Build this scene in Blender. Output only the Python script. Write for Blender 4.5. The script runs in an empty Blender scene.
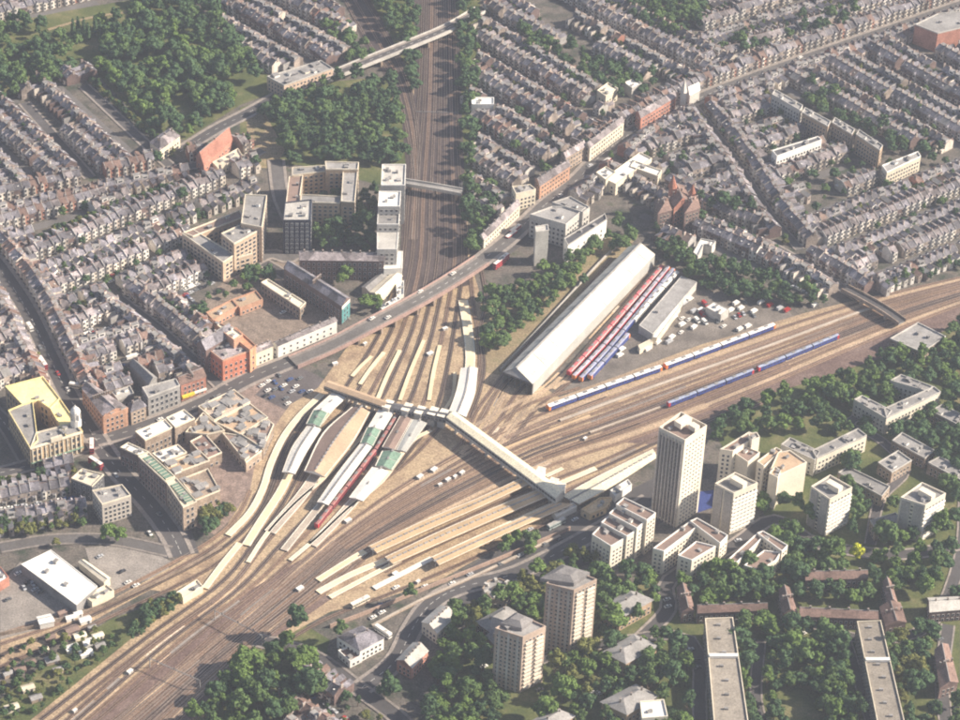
import bpy, math, random
import numpy as np
from mathutils import Vector, Matrix
random.seed(7)
rng = np.random.default_rng(7)
sc = bpy.context.scene
COL = sc.collection
R = math.radians

# ------------------------------------------------------------------ camera
F = 2800.0; W0, H0 = 960.0, 720.0
PITCH, ROLL, DIST = R(36), R(2.7), 1697.0
CH = DIST * math.sin(PITCH)
fw = np.array([0, math.cos(PITCH), -math.sin(PITCH)])
r0 = np.array([1.0, 0, 0]); u0 = np.array([0, math.sin(PITCH), math.cos(PITCH)])
cr = math.cos(ROLL) * r0 + math.sin(ROLL) * u0
cu = -math.sin(ROLL) * r0 + math.cos(ROLL) * u0
CAM = np.array([0.0, 0.0, CH])
cam = bpy.data.cameras.new('camera'); camo = bpy.data.objects.new('camera', cam); COL.objects.link(camo)
camo.matrix_world = Matrix(((cr[0], cu[0], -fw[0], 0), (cr[1], cu[1], -fw[1], 0), (cr[2], cu[2], -fw[2], CH), (0, 0, 0, 1)))
cam.sensor_fit = 'HORIZONTAL'; cam.sensor_width = 36; cam.lens = F * 36 / W0
cam.clip_start = 5; cam.clip_end = 20000
sc.camera = camo

# ------------------------------------------------------------------ light
SUN_AZ = math.atan2(0.998, 0.05)      # from +Y towards +X
SUN_EL = R(34)
world = bpy.data.worlds.new('World'); sc.world = world; world.use_nodes = True
nt = world.node_tree; nt.nodes.clear()
sky = nt.nodes.new('ShaderNodeTexSky'); sky.sky_type = 'NISHITA'; sky.sun_disc = False
sky.sun_elevation = SUN_EL; sky.sun_rotation = SUN_AZ; sky.dust_density = 2.0
bg = nt.nodes.new('ShaderNodeBackground'); bg.inputs['Strength'].default_value = 0.06
out = nt.nodes.new('ShaderNodeOutputWorld')
nt.links.new(sky.outputs[0], bg.inputs[0]); nt.links.new(bg.outputs[0], out.inputs[0])
sl = bpy.data.lights.new('sun', 'SUN'); sl.energy = 5.0; sl.angle = R(0.6); sl.color = (1, 0.88, 0.72)
so = bpy.data.objects.new('sun', sl); COL.objects.link(so)
sd = Vector((math.sin(SUN_AZ) * math.cos(SUN_EL), math.cos(SUN_AZ) * math.cos(SUN_EL), math.sin(SUN_EL)))
so.rotation_euler = sd.to_track_quat('Z', 'Y').to_euler(); so.location = (300, 1300, 600)
sc.view_settings.view_transform = 'Standard'; sc.view_settings.look = 'None'
sc.view_settings.exposure = 1.05; sc.view_settings.gamma = 1
sc.render.engine = 'CYCLES'
sc.cycles.use_denoising = True
sc.cycles.max_bounces = 4; sc.cycles.diffuse_bounces = 3; sc.cycles.glossy_bounces = 2; sc.cycles.volume_bounces = 1
sc.cycles.transparent_max_bounces = 4
sc.cycles.filter_width = 2.0

# ------------------------------------------------------------------ pixel <-> world
def P(px, py, z=0.0):
    d = fw * F + cr * (px - W0 / 2) - cu * (py - H0 / 2)
    t = (z - CH) / d[2]
    p = CAM + d * t
    return np.array([p[0], p[1], z])
def proj(p):
    v = np.array(p) - CAM
    dz = v @ fw
    return W0 / 2 + F * (v @ cr) / dz, H0 / 2 - F * (v @ cu) / dz
def inframe(p, m=40):
    x, y = proj(p)
    return -m < x < W0 + m and -m < y < H0 + m
def pip(x, y, poly):
    c = False; n = len(poly); j = n - 1
    for i in range(n):
        xi, yi = poly[i][0], poly[i][1]; xj, yj = poly[j][0], poly[j][1]
        if (yi > y) != (yj > y) and x < (xj - xi) * (y - yi) / (yj - yi) + xi: c = not c
        j = i
    return c
def segd(x, y, a, b):
    ax, ay = a[0], a[1]; bx, by = b[0] - ax, b[1] - ay
    L = bx * bx + by * by
    t = 0 if L == 0 else max(0, min(1, ((x - ax) * bx + (y - ay) * by) / L))
    return math.hypot(x - ax - t * bx, y - ay - t * by)
OCC = []       # (bbox, polygon)  footprints
OCR = []       # (points, halfwidth) ribbons
def occ_poly(poly):
    xs = [p[0] for p in poly]; ys = [p[1] for p in poly]
    OCC.append((min(xs), max(xs), min(ys), max(ys), [(p[0], p[1]) for p in poly]))
def occupied(x, y, r=3.0, ribbons=True):
    for (a, b, c, d, poly) in OCC:
        if a - r < x < b + r and c - r < y < d + r:
            if pip(x, y, poly): return True
            if r > 0:
                n = len(poly)
                for i in range(n):
                    if segd(x, y, poly[i], poly[(i + 1) % n]) < r: return True
    if ribbons:
        for pts, hw in OCR:
            for i in range(len(pts) - 1):
                if segd(x, y, pts[i], pts[i + 1]) < hw + r: return True
    return False

# ------------------------------------------------------------------ materials
MATS = {}
def mat(name, c, var=0.18, scale=0.12, rough=0.9, c2=None, fine=0.12, metal=0.0, spec=0.2, streak=None, cells=0.0):
    if name in MATS: return MATS[name]
    m = bpy.data.materials.new(name); m.use_nodes = True
    t = m.node_tree; t.nodes.clear()
    o = t.nodes.new('ShaderNodeOutputMaterial'); b = t.nodes.new('ShaderNodeBsdfPrincipled')
    b.inputs['Roughness'].default_value = rough; b.inputs['Metallic'].default_value = metal
    b.inputs['Specular IOR Level'].default_value = spec
    g = t.nodes.new('ShaderNodeNewGeometry')
    n = t.nodes.new('ShaderNodeTexNoise'); n.inputs['Scale'].default_value = scale; n.inputs['Detail'].default_value = 4
    n.inputs['Roughness'].default_value = 0.65
    t.links.new(g.outputs['Position'], n.inputs['Vector'])
    r = t.nodes.new('ShaderNodeValToRGB')
    if c2 is None:
        lo = [max(0, x * (1 - 1.6 * var)) for x in c]; hi = [min(.9, x * (1 + 1.6 * var)) for x in c]
    else:
        lo, hi = list(c), list(c2)
    r.color_ramp.elements[0].position = 0.32; r.color_ramp.elements[1].position = 0.68
    r.color_ramp.elements[0].color = (*lo[:3], 1); r.color_ramp.elements[1].color = (*hi[:3], 1)
    t.links.new(n.outputs['Fac'], r.inputs[0])
    n2 = t.nodes.new('ShaderNodeTexNoise'); n2.inputs['Scale'].default_value = 1.1; n2.inputs['Detail'].default_value = 3
    t.links.new(g.outputs['Position'], n2.inputs['Vector'])
    mr = t.nodes.new('ShaderNodeMapRange'); mr.inputs[1].default_value = .3; mr.inputs[2].default_value = .7
    mr.inputs[3].default_value = 1 - 2 * fine; mr.inputs[4].default_value = 1 + 2 * fine
    t.links.new(n2.outputs['Fac'], mr.inputs[0])
    oi = t.nodes.new('ShaderNodeObjectInfo')
    mr2 = t.nodes.new('ShaderNodeMapRange'); mr2.inputs[3].default_value = 1 - var; mr2.inputs[4].default_value = 1 + var
    t.links.new(oi.outputs['Random'], mr2.inputs[0])
    mu = t.nodes.new('ShaderNodeMath'); mu.operation = 'MULTIPLY'
    t.links.new(mr.outputs[0], mu.inputs[0]); t.links.new(mr2.outputs[0], mu.inputs[1])
    if cells:
        vo = t.nodes.new('ShaderNodeTexVoronoi'); vo.inputs['Scale'].default_value = .17; vo.voronoi_dimensions = '2D'
        t.links.new(g.outputs['Position'], vo.inputs['Vector']); sp = t.nodes.new('ShaderNodeSeparateColor'); t.links.new(vo.outputs['Color'], sp.inputs[0])
        m3 = t.nodes.new('ShaderNodeMapRange'); m3.inputs[3].default_value = 1 - cells; m3.inputs[4].default_value = 1 + cells * 1.2
        t.links.new(sp.outputs[0], m3.inputs[0]); mu2 = t.nodes.new('ShaderNodeMath'); mu2.operation = 'MULTIPLY'
        t.links.new(mu.outputs[0], mu2.inputs[0]); t.links.new(m3.outputs[0], mu2.inputs[1]); mu = mu2
    v = t.nodes.new('ShaderNodeVectorMath'); v.operation = 'SCALE'
    t.links.new(r.outputs[0], v.inputs[0]); t.links.new(mu.outputs[0], v.inputs['Scale'])
    t.links.new(v.outputs[0], b.inputs['Base Color'])
    t.links.new(b.outputs[0], o.inputs[0])
    MATS[name] = m
    return m
def patch_mat(name, cols, scale, fine=.15, rough=.95):
    """ground-like material with several colours mixed in irregular patches"""
    m = bpy.data.materials.new(name); m.use_nodes = True
    t = m.node_tree; t.nodes.clear()
    o = t.nodes.new('ShaderNodeOutputMaterial'); b = t.nodes.new('ShaderNodeBsdfPrincipled')
    b.inputs['Roughness'].default_value = rough; b.inputs['Specular IOR Level'].default_value = .1
    g = t.nodes.new('ShaderNodeNewGeometry')
    n = t.nodes.new('ShaderNodeTexNoise'); n.inputs['Scale'].default_value = scale; n.inputs['Detail'].default_value = 6
    n.inputs['Roughness'].default_value = .7
    t.links.new(g.outputs['Position'], n.inputs['Vector'])
    r = t.nodes.new('ShaderNodeValToRGB'); el = r.color_ramp.elements
    k = len(cols)
    for i, c in enumerate(cols):
        pos = .33 + .34 * i / max(1, k - 1)
        e = el[i] if i < 2 else el.new(pos)
        e.position = pos; e.color = (*c, 1)
    t.links.new(n.outputs['Fac'], r.inputs[0])
    n2 = t.nodes.new('ShaderNodeTexNoise'); n2.inputs['Scale'].default_value = .9; n2.inputs['Detail'].default_value = 5
    t.links.new(g.outputs['Position'], n2.inputs['Vector'])
    mr = t.nodes.new('ShaderNodeMapRange'); mr.inputs[1].default_value = .3; mr.inputs[2].default_value = .7
    mr.inputs[3].default_value = 1 - 2 * fine; mr.inputs[4].default_value = 1 + 2 * fine
    t.links.new(n2.outputs['Fac'], mr.inputs[0])
    v = t.nodes.new('ShaderNodeVectorMath'); v.operation = 'SCALE'
    t.links.new(r.outputs[0], v.inputs[0]); t.links.new(mr.outputs[0], v.inputs['Scale'])
    t.links.new(v.outputs[0], b.inputs['Base Color']); t.links.new(b.outputs[0], o.inputs[0])
    MATS[name] = m
    return m

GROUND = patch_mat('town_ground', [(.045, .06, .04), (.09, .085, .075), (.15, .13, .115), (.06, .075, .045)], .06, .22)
ASPHALT = mat('asphalt', (.085, .08, .082), .1, .05, .9, fine=.08)
ASPHALT_L = mat('worn_asphalt', (.125, .117, .115), .12, .05, .9, fine=.1)
PAVE = mat('paving', (.25, .22, .20), .12, .2)
GRASS = patch_mat('dry_grass', [(.06, .08, .035), (.10, .115, .045), (.19, .17, .09)], .05, .15)
DRY = patch_mat('dry_scrub', [(.20, .16, .10), (.28, .22, .14), (.14, .14, .07)], .08, .2)
BALLAST = patch_mat('ballast', [(.21, .15, .105), (.32, .235, .16), (.42, .32, .21), (.25, .185, .13)], .05, .2)
BALLAST_D = patch_mat('dark_ballast', [(.12, .082, .074), (.165, .115, .10), (.21, .155, .135)], .05, .2)
SLEEP = [mat('track_bed_' + n, c, .15, .03, .95, fine=.22) for n, c in
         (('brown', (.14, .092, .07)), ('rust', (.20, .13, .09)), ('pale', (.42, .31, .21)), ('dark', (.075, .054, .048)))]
RAIL = mat('rail_steel', (.42, .34, .28), .1, .02, .45, metal=.5)
PLAT = mat('platform_surface', (.74, .62, .42), .08, .05, .9, fine=.06)
PLATG = mat('platform_grey', (.42, .36, .30), .12, .06, .9, fine=.1)
EDGE = mat('platform_edge', (.75, .70, .60), .05)
WHITE = mat('white_paint', (.74, .72, .68), .06, .08, .6, fine=.05)
CREAM = mat('cream_render', (.66, .59, .47), .1, .1, .8, fine=.06)
YCREAM = mat('yellow_roof', (.80, .66, .33), .1, .1, .8, fine=.08)
LGREY = mat('pale_concrete', (.46, .44, .41), .12, .1, .85, fine=.08)
MGREY = mat('mid_grey', (.27, .26, .255), .15, .1, .85, fine=.1)
DGREY = mat('dark_grey', (.10, .10, .11), .15, .1, .8, fine=.12)
NAVY = mat('navy_cladding', (.045, .05, .075), .1, .1, .7)
SLATE = mat('slate', (.165, .155, .175), .22, .16, .8, fine=.2, cells=.5, spec=.3)
SLATE2 = mat('brown_slate', (.205, .18, .185), .22, .16, .85, fine=.2, cells=.5)
TILE = mat('brown_tile', (.20, .135, .115), .22, .12, .9, fine=.15)
TILER = mat('red_tile', (.30, .13, .09), .2, .12, .9, fine=.15)
BRICK = mat('stock_brick', (.30, .235, .185), .25, .1, .9, fine=.15)
BRICKD = mat('dark_brick', (.17, .12, .11), .2, .1, .9, fine=.15)
BRICKR = mat('red_brick', (.38, .18, .135), .15, .1, .9, fine=.12)
BRICKO = mat('orange_brick', (.47, .275, .19), .15, .1, .9, fine=.12)
TAN = mat('tan_felt_roof', (.50, .36, .22), .08, .05, .9, fine=.06)
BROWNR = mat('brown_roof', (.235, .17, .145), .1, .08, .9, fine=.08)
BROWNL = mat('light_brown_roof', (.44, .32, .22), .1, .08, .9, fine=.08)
GREENG = mat('green_glazing', (.17, .26, .20), .1, .3, .5, fine=.12)
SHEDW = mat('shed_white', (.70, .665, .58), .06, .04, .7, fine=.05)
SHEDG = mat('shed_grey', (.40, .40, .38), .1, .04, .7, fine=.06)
TOWERW = mat('tower_concrete', (.47, .425, .38), .06, .1, .85, fine=.05)
TOWERG = mat('tower_rib', (.30, .27, .27), .08, .1, .85, fine=.05)
TOWERB = mat('tower_brown_brick', (.42, .33, .27), .1, .1, .9, fine=.08)
PANELW = mat('white_panel', (.70, .64, .54), .06, .1, .8, fine=.05)
GLASS = mat('window_glass', (.05, .055, .065), .3, .5, .25, spec=.6)
GLASSL = mat('window_glass_pale', (.16, .17, .18), .3, .5, .25, spec=.6)
BARK = mat('bark', (.10, .075, .05), .2, 1.0)
TEAL = mat('teal_paint', (.10, .27, .28), .1, .3)
YEL = mat('yellow_paint', (.75, .55, .06), .05)
REDP = mat('red_paint', (.48, .04, .05), .08, .3, .5)
BLUEP = mat('blue_paint', (.035, .06, .27), .08, .3, .4)
BLUEL = mat('pale_blue_paint', (.20, .28, .48), .08, .3, .4)
SPORT = mat('blue_court', (.04, .06, .20), .05, .1)
ORNG = mat('orange_paint', (.75, .24, .06), .05)
TYRE = mat('tyre', (.03, .03, .03), .05)
def leafmat(name, c, c2):
    m = mat(name, c, .14, .25, .9, c2=c2, fine=.16, spec=.1)
    return m
LEAF = {
 'dark': leafmat('dark_foliage', (.045, .082, .042), (.075, .125, .055)),
 'mid': leafmat('mid_foliage', (.065, .11, .042), (.10, .15, .052)),
 'light': leafmat('light_foliage', (.085, .14, .04), (.125, .185, .052)),
 'olive': leafmat('olive_foliage', (.10, .115, .035), (.16, .16, .055)),
 'yellow': leafmat('yellow_foliage', (.30, .33, .02), (.42, .42, .04)),
}

# ------------------------------------------------------------------ mesh builder
class MB:
    def __init__(s): s.v = []; s.f = []; s.m = []; s.mats = []
    def mi(s, m):
        if m not in s.mats: s.mats.append(m)
        return s.mats.index(m)
    def face(s, pts, m):
        n = len(s.v); s.v += [tuple(float(c) for c in p) for p in pts]; s.f.append(tuple(range(n, n + len(pts)))); s.m.append(s.mi(m))
    def box(s, c, sz, m, rz=0.0, top=None):
        cx, cy, cz = c; hx, hy, hz = sz[0] / 2, sz[1] / 2, sz[2] / 2
        ca, sa = math.cos(rz), math.sin(rz)
        P8 = []
        for dz in (-hz, hz):
            for dx, dy in ((-hx, -hy), (hx, -hy), (hx, hy), (-hx, hy)):
                P8.append((cx + dx * ca - dy * sa, cy + dx * sa + dy * ca, cz + dz))
        n = len(s.v); s.v += P8; a = s.mi(m); b = s.mi(top) if top else a
        for q, k in (((0, 3, 2, 1), a), ((4, 5, 6, 7), b), ((0, 1, 5, 4), a), ((1, 2, 6, 5), a), ((2, 3, 7, 6), a), ((3, 0, 4, 7), a)):
            s.f.append(tuple(n + i for i in q)); s.m.append(k)
    def prism(s, poly, z0, z1, m, top=None, bottom=False):
        n = len(poly)
        for i in range(n):
            a, b = poly[i], poly[(i + 1) % n]
            s.face([(a[0], a[1], z0), (b[0], b[1], z0), (b[0], b[1], z1), (a[0], a[1], z1)], m)
        s.face([(p[0], p[1], z1) for p in poly], top or m)
        if bottom: s.face([(p[0], p[1], z0) for p in reversed(poly)], m)
    def tube(s, a, b, r, m, n=6, r2=None):
        a = np.array(a, float); b = np.array(b, float); d = b - a; L = np.linalg.norm(d); d /= L
        u = np.cross(d, [0, 0, 1.0]) if abs(d[2]) < .9 else np.cross(d, [1.0, 0, 0]); u /= np.linalg.norm(u); w = np.cross(d, u)
        r2 = r if r2 is None else r2
        A = [a + r * (math.cos(t) * u + math.sin(t) * w) for t in np.linspace(0, 2 * math.pi, n, endpoint=False)]
        B = [b + r2 * (math.cos(t) * u + math.sin(t) * w) for t in np.linspace(0, 2 * math.pi, n, endpoint=False)]
        for i in range(n): s.face([A[i], A[(i + 1) % n], B[(i + 1) % n], B[i]], m)
        s.face(B, m)
    def add(s, other, M=None):
        """merge another MB under rotation/translation M=(x,y,z,rz)"""
        n = len(s.v)
        if M is None: s.v += other.v
        else:
            x, y, z, rz = M; c, q = math.cos(rz), math.sin(rz)
            s.v += [(a * c - b * q + x, a * q + b * c + y, d + z) for a, b, d in other.v]
        mp = [s.mi(k) for k in other.mats]
        s.f += [tuple(n + i for i in f) for f in other.f]; s.m += [mp[k] for k in other.m]
    def mesh(s, name):
        me = bpy.data.meshes.new(name); me.from_pydata(s.v, [], s.f)
        for k in s.mats: me.materials.append(k)
        if s.m: me.polygons.foreach_set('material_index', s.m)
        me.update(); return me
    def build(s, name, parent=None, loc=None):
        o = bpy.data.objects.new(name, s.mesh(name)); COL.objects.link(o)
        if parent is not None: o.parent = parent
        if loc is not None: o.location = loc
        return o
def link(name, me, parent=None, loc=(0, 0, 0), rz=0.0, scale=None):
    o = bpy.data.objects.new(name, me); COL.objects.link(o)
    if parent is not None: o.parent = parent
    o.location = loc; o.rotation_euler = (0, 0, rz)
    if scale: o.scale = scale
    return o
def empty(name, loc=(0, 0, 0), rz=0.0):
    o = bpy.data.objects.new(name, None); COL.objects.link(o); o.location = [float(c) for c in loc]; o.rotation_euler = (0, 0, rz); o.empty_display_size = .5
    return o
def tag(o, label, cat, group=None):
    o['label'] = label; o['category'] = cat
    if group: o['group'] = group
    return o
def struct(o): o['kind'] = 'structure'; return o
def stuff(o, label=None, cat=None):
    o['kind'] = 'stuff'
    if label: o['label'] = label; o['category'] = cat
    return o
def copy_tree(o, parent=None):
    c = o.copy(); COL.objects.link(c); c.parent = parent
    for ch in KIDS.get(o.name, []): copy_tree2(ch, c)
    return c
ORD = ['first', 'second', 'third', 'fourth', 'fifth', 'sixth', 'seventh', 'eighth', 'ninth', 'tenth', 'eleventh', 'twelfth', 'thirteenth',
       'fourteenth', 'fifteenth', 'sixteenth', 'seventeenth', 'eighteenth', 'nineteenth', 'twentieth']
def ordw(i):
    if i < 20: return ORD[i]
    t = {2: 'twenty', 3: 'thirty', 4: 'forty'}[(i + 1) // 10] if (i + 1) < 50 else 'fifty'
    k = (i + 1) % 10
    if k == 0: return {'twenty': 'twentieth', 'thirty': 'thirtieth', 'forty': 'fortieth', 'fifty': 'fiftieth'}[t]
    return t + '-' + ORD[k - 1]
def ccw(poly):
    a = sum(poly[i][0] * poly[(i + 1) % len(poly)][1] - poly[(i + 1) % len(poly)][0] * poly[i][1] for i in range(len(poly)))
    return poly if a > 0 else poly[::-1]
def smooth(pts, n=4):
    """Catmull-Rom through points"""
    pts = [np.array(p, float) for p in pts]
    if len(pts) < 3: return pts
    q = [2 * pts[0] - pts[1]] + pts + [2 * pts[-1] - pts[-2]]; o = []
    for i in range(1, len(q) - 2):
        for k in range(n):
            t = k / n
            o.append(.5 * ((2 * q[i]) + (-q[i - 1] + q[i + 1]) * t + (2 * q[i - 1] - 5 * q[i] + 4 * q[i + 1] - q[i + 2]) * t * t + (-q[i - 1] + 3 * q[i] - 3 * q[i + 1] + q[i + 2]) * t ** 3))
    o.append(pts[-1]); return o
def offset(pts, d):
    o = []
    for i, p in enumerate(pts):
        a = pts[max(0, i - 1)]; b = pts[min(len(pts) - 1, i + 1)]
        t = np.array([b[0] - a[0], b[1] - a[1]]); t /= (np.linalg.norm(t) + 1e-9)
        o.append(np.array([p[0] - t[1] * d, p[1] + t[0] * d, p[2]]))
    return o
def strip(mb, A, B, m, dz=0.0):
    for i in range(len(A) - 1):
        mb.face([(A[i][0], A[i][1], A[i][2] + dz), (B[i][0], B[i][1], B[i][2] + dz), (B[i + 1][0], B[i + 1][1], B[i + 1][2] + dz), (A[i + 1][0], A[i + 1][1], A[i + 1][2] + dz)], m)
def pxline(pts, z=0.0, n=4):
    return smooth([P(p[0], p[1], p[2] if len(p) > 2 else z) for p in pts], n)

# ================================================================== SETTING
mb = MB(); S = 4200
mb.face([(-S, -S + 1400, -.02), (S, -S + 1400, -.02), (S, S + 1400, -.02), (-S, S + 1400, -.02)], GROUND)
struct(mb.build('ground'))
ZL = [0.02]
def sheet(name, px, m, z=None):
    if z is None: ZL[0] += .006; z = ZL[0]
    mb = MB(); pts = ccw([tuple(P(x, y)[:2]) for x, y in px]); mb.face([(a, b, z) for a, b in pts], m)
    return struct(mb.build(name))
sheet('grass', [(0, 25), (60, 12), (130, 0), (190, 0), (255, 60), (280, 90), (240, 105), (185, 140), (150, 130), (95, 72), (15, 95), (0, 100)], GRASS)
sheet('grass', [(240, 108), (290, 90), (330, 82), (400, 75), (412, 150), (400, 190), (300, 165), (240, 165)], GRASS)
sheet('scrubland', [(246, 118), (262, 108), (285, 150), (275, 168), (250, 168)], DRY)
sheet('grass', [(355, 0), (424, 0), (420, 80), (400, 70), (385, 40)], GRASS)
sheet('grass', [(452, 0), (480, 0), (480, 200), (462, 230)], GRASS)
sheet('scrubland', [(480, 300), (560, 270), (600, 235), (640, 235), (560, 320), (500, 385), (484, 390)], DRY)
sheet('grass', [(560, 545), (600, 590), (700, 570), (800, 560), (960, 420), (960, 760), (420, 760), (480, 600)], GRASS)
sheet('grass', [(700, 410), (800, 370), (880, 330), (960, 320), (960, 560), (780, 540)], GRASS)
sheet('grass', [(0, 700), (60, 650), (110, 620), (190, 590), (150, 640), (30, 722), (0, 740)], GRASS)
sheet('scrubland', [(175, 735), (235, 668), (300, 622), (330, 640), (300, 740)], GRASS)
sheet('depot_yard', [(560, 385), (660, 262), (700, 275), (780, 300), (800, 325), (610, 385), (575, 400)], mat('depot_tarmac', (.20, .175, .155), .2, .06, .9, fine=.18))
sheet('car_park', [(0, 585), (20, 562), (76, 606), (70, 622), (0, 640)], mat('old_concrete_yard', (.24, .215, .195), .15, .08, .9, fine=.15))
sheet('car_park', [(85, 548), (135, 542), (172, 562), (165, 575), (112, 590), (96, 584)], mat('old_concrete_yard', (.24, .215, .195)))
sheet('school_yard', [(212, 300), (262, 283), (302, 308), (272, 330), (225, 322)], mat('yard_tarmac', (.26, .215, .18), .1))
sheet('paved_yard', [(130, 440), (170, 415), (205, 402), (262, 378), (300, 400), (275, 440), (262, 490), (215, 535), (180, 520)], mat('pinkish_paving', (.24, .18, .155), .2, .2, fine=.2))
sheet('paved_yard', [(246, 262), (300, 262), (345, 300), (345, 322), (262, 352), (212, 330), (205, 298)], mat('sandy_yard', (.25, .20, .165), .2, .2, fine=.2))
sheet('forecourt', [(255, 395), (290, 362), (330, 382), (318, 400), (290, 412)], mat('car_park_tarmac', (.12, .105, .105), .15, .08, .9, fine=.15))
sheet('station_approach', [(425, 600), (480, 560), (600, 505), (660, 475), (700, 500), (600, 560), (520, 590), (430, 620)], ASPHALT)
sheet('ball_court', [(698, 492), (714, 490), (712, 508), (697, 513)], SPORT)
# railway ballast sheets
sheet('railway_ballast', [(418, -30), (456, -30), (462, 120), (466, 200), (470, 262), (482, 300), (484, 372), (540, 385), (560, 398), (700, 345), (866, 298), (1000, 272), (1000, 300),
   (900, 350), (760, 392), (660, 452), (590, 500), (520, 535), (440, 580), (380, 600), (330, 612), (240, 662), (160, 745), (0, 745), (130, 640), (190, 595), (150, 590), (0, 672), (0, 640), (80, 618), (180, 562), (225, 528), (250, 490), (258, 450), (290, 405), (318, 388), (345, 350), (385, 310), (402, 262), (404, 200), (412, 120), (414, 60)], BALLAST)
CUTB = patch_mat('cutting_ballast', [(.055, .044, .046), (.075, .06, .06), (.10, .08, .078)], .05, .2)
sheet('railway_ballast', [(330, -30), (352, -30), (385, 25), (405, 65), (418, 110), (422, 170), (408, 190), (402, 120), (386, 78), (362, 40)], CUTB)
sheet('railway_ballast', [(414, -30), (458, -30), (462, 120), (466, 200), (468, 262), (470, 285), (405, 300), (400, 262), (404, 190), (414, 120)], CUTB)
sheet('railway_ballast', [(60, 745), (215, 612), (300, 560), (330, 600), (240, 662), (175, 745)], BALLAST_D)
sheet('railway_ballast', [(590, 440), (640, 408), (760, 362), (880, 312), (1000, 266), (1000, 305), (900, 352), (760, 398), (655, 445)], BALLAST_D)

def road(px, w, name='road', m=ASPHALT, z=0.0, pave=2.2, mark=True, occ=True, deck=False):
    pts = pxline(px, z)
    ZL[0] += .006; base = 0.0 if deck else ZL[0]
    mb = MB()
    strip(mb, offset(pts, -w / 2), offset(pts, w / 2), m, base + (.05 if deck else 0))
    ro = struct(mb.build(name))
    if pave:
        mb = MB()
        for s_ in (-1, 1):
            a, b = offset(pts, s_ * w / 2), offset(pts, s_ * (w / 2 + pave))
            if s_ > 0: strip(mb, a, b, PAVE, .14 + base); strip(mb, [q - [0, 0, .3] for q in a], a, PAVE, .14 + base)
            else: strip(mb, b, a, PAVE, .14 + base); strip(mb, a, [q - [0, 0, .3] for q in a], PAVE, .14 + base)
        struct(mb.build('pavement'))
    if mark:
        mb = MB(); L = 0
        for i in range(len(pts) - 1):
            a, b = pts[i], pts[i + 1]; d = b - a; l = np.linalg.norm(d[:2])
            if l < .1: continue
            k = 0.0
            while k + 3 < l:
                p = a + d * (k / l); q = a + d * ((k + 3) / l); t = d / l; nn = np.array([-t[1], t[0], 0]) * .1
                mb.face([p - nn + [0, 0, base + .07], q - nn + [0, 0, base + .07], q + nn + [0, 0, base + .07], p + nn + [0, 0, base + .07]][::1], WHITE)
                k += 8
        if mb.f: struct(mb.build('road_marking'))
    if occ: OCR.append(([(p[0], p[1]) for p in pts], w / 2 + pave))
    return pts
R_FALCON = road([(-20, 245), (2, 272), (28, 312), (50, 358), (72, 402), (95, 438), (118, 470), (150, 505), (172, 535), (182, 556)], 10, pave=2.5)
road([(128, 475), (150, 498), (172, 528), (182, 556)], 19, pave=0, mark=False)
R_STJ = road([(95, 440), (150, 425), (205, 402), (250, 378), (295, 360)], 10, pave=2.5)
road([(-20, 478), (20, 468), (60, 456), (95, 443)], 8, pave=2)
road([(-10, 408), (8, 428), (28, 462)], 8, pave=1.5)
road([(480, 262, 5), (510, 238, 3), (545, 205, 0.5), (575, 182, 0), (605, 152, 0), (650, 122, 0), (700, 98, 0), (760, 75, 0), (830, 50, 0), (900, 26, 0), (980, -2, 0)], 9, pave=2.5, m=ASPHALT_L)
road([(500, 255), (530, 232), (560, 200)], 9, pave=0, mark=False)
road([(-20, 212), (40, 198), (110, 183), (180, 168), (240, 160), (262, 150)], 6, pave=1.5, m=ASPHALT_L, mark=False)
road([(180, 152), (215, 130), (250, 112), (292, 88)], 8)
road([(0, 548), (50, 540), (110, 540), (170, 552)], 7, m=ASPHALT_L, pave=1.5, mark=False)
road([(84, 86), (118, 118), (152, 150), (172, 168)], 6, pave=1.5, mark=False)
road([(24, 103), (55, 138), (90, 178)], 6, pave=1.5, mark=False)
road([(118, 298), (160, 330), (206, 372), (222, 388)], 6, pave=1.5, mark=False)
road([(230, 275), (268, 255), (290, 258), (300, 240), (282, 200), (276, 160)], 8, pave=2, mark=False, m=ASPHALT_L)
road([(262, 262), (300, 285), (345, 322)], 7, pave=1.5, mark=False)
road([(620, 165), (660, 190), (700, 215), (760, 240), (810, 268), (860, 300)], 6, pave=1.5, mark=False, m=ASPHALT_L)
road([(690, 102), (720, 140), (745, 175), (770, 215), (800, 250)], 5, pave=1, mark=False, m=ASPHALT_L)
road([(255, 640), (310, 655), (360, 690), (400, 720), (420, 745)], 8, pave=1.5, mark=False)
road([(362, 688), (395, 662), (412, 630), (430, 605), (460, 588), (520, 572), (600, 530), (650, 500)], 9, pave=2, m=ASPHALT)
road([(540, 660), (600, 645), (690, 640), (700, 720)], 6, pave=1, mark=False)
road([(760, 640), (756, 700), (770, 740)], 5, pave=1, mark=False)
road([(845, 640), (862, 690), (876, 740)], 5, pave=1, mark=False)
road([(800, 620), (868, 640), (930, 625), (960, 560), (965, 500)], 6, pave=1, mark=False)
road([(640, 640), (668, 610), (670, 580), (735, 545), (775, 520), (820, 545), (900, 555), (960, 545)], 7, pave=1.5, mark=False)
road([(870, 545), (880, 500), (905, 470), (880, 440), (850, 425), (870, 410)], 5, pave=1, mark=False)
road([(948, 625), (942, 680), (948, 740)], 6, pave=1, mark=False)
# park paths
road([(48, 30), (90, 18), (130, 12)], 3, 'path', DRY, pave=0, mark=False, occ=False)

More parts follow.
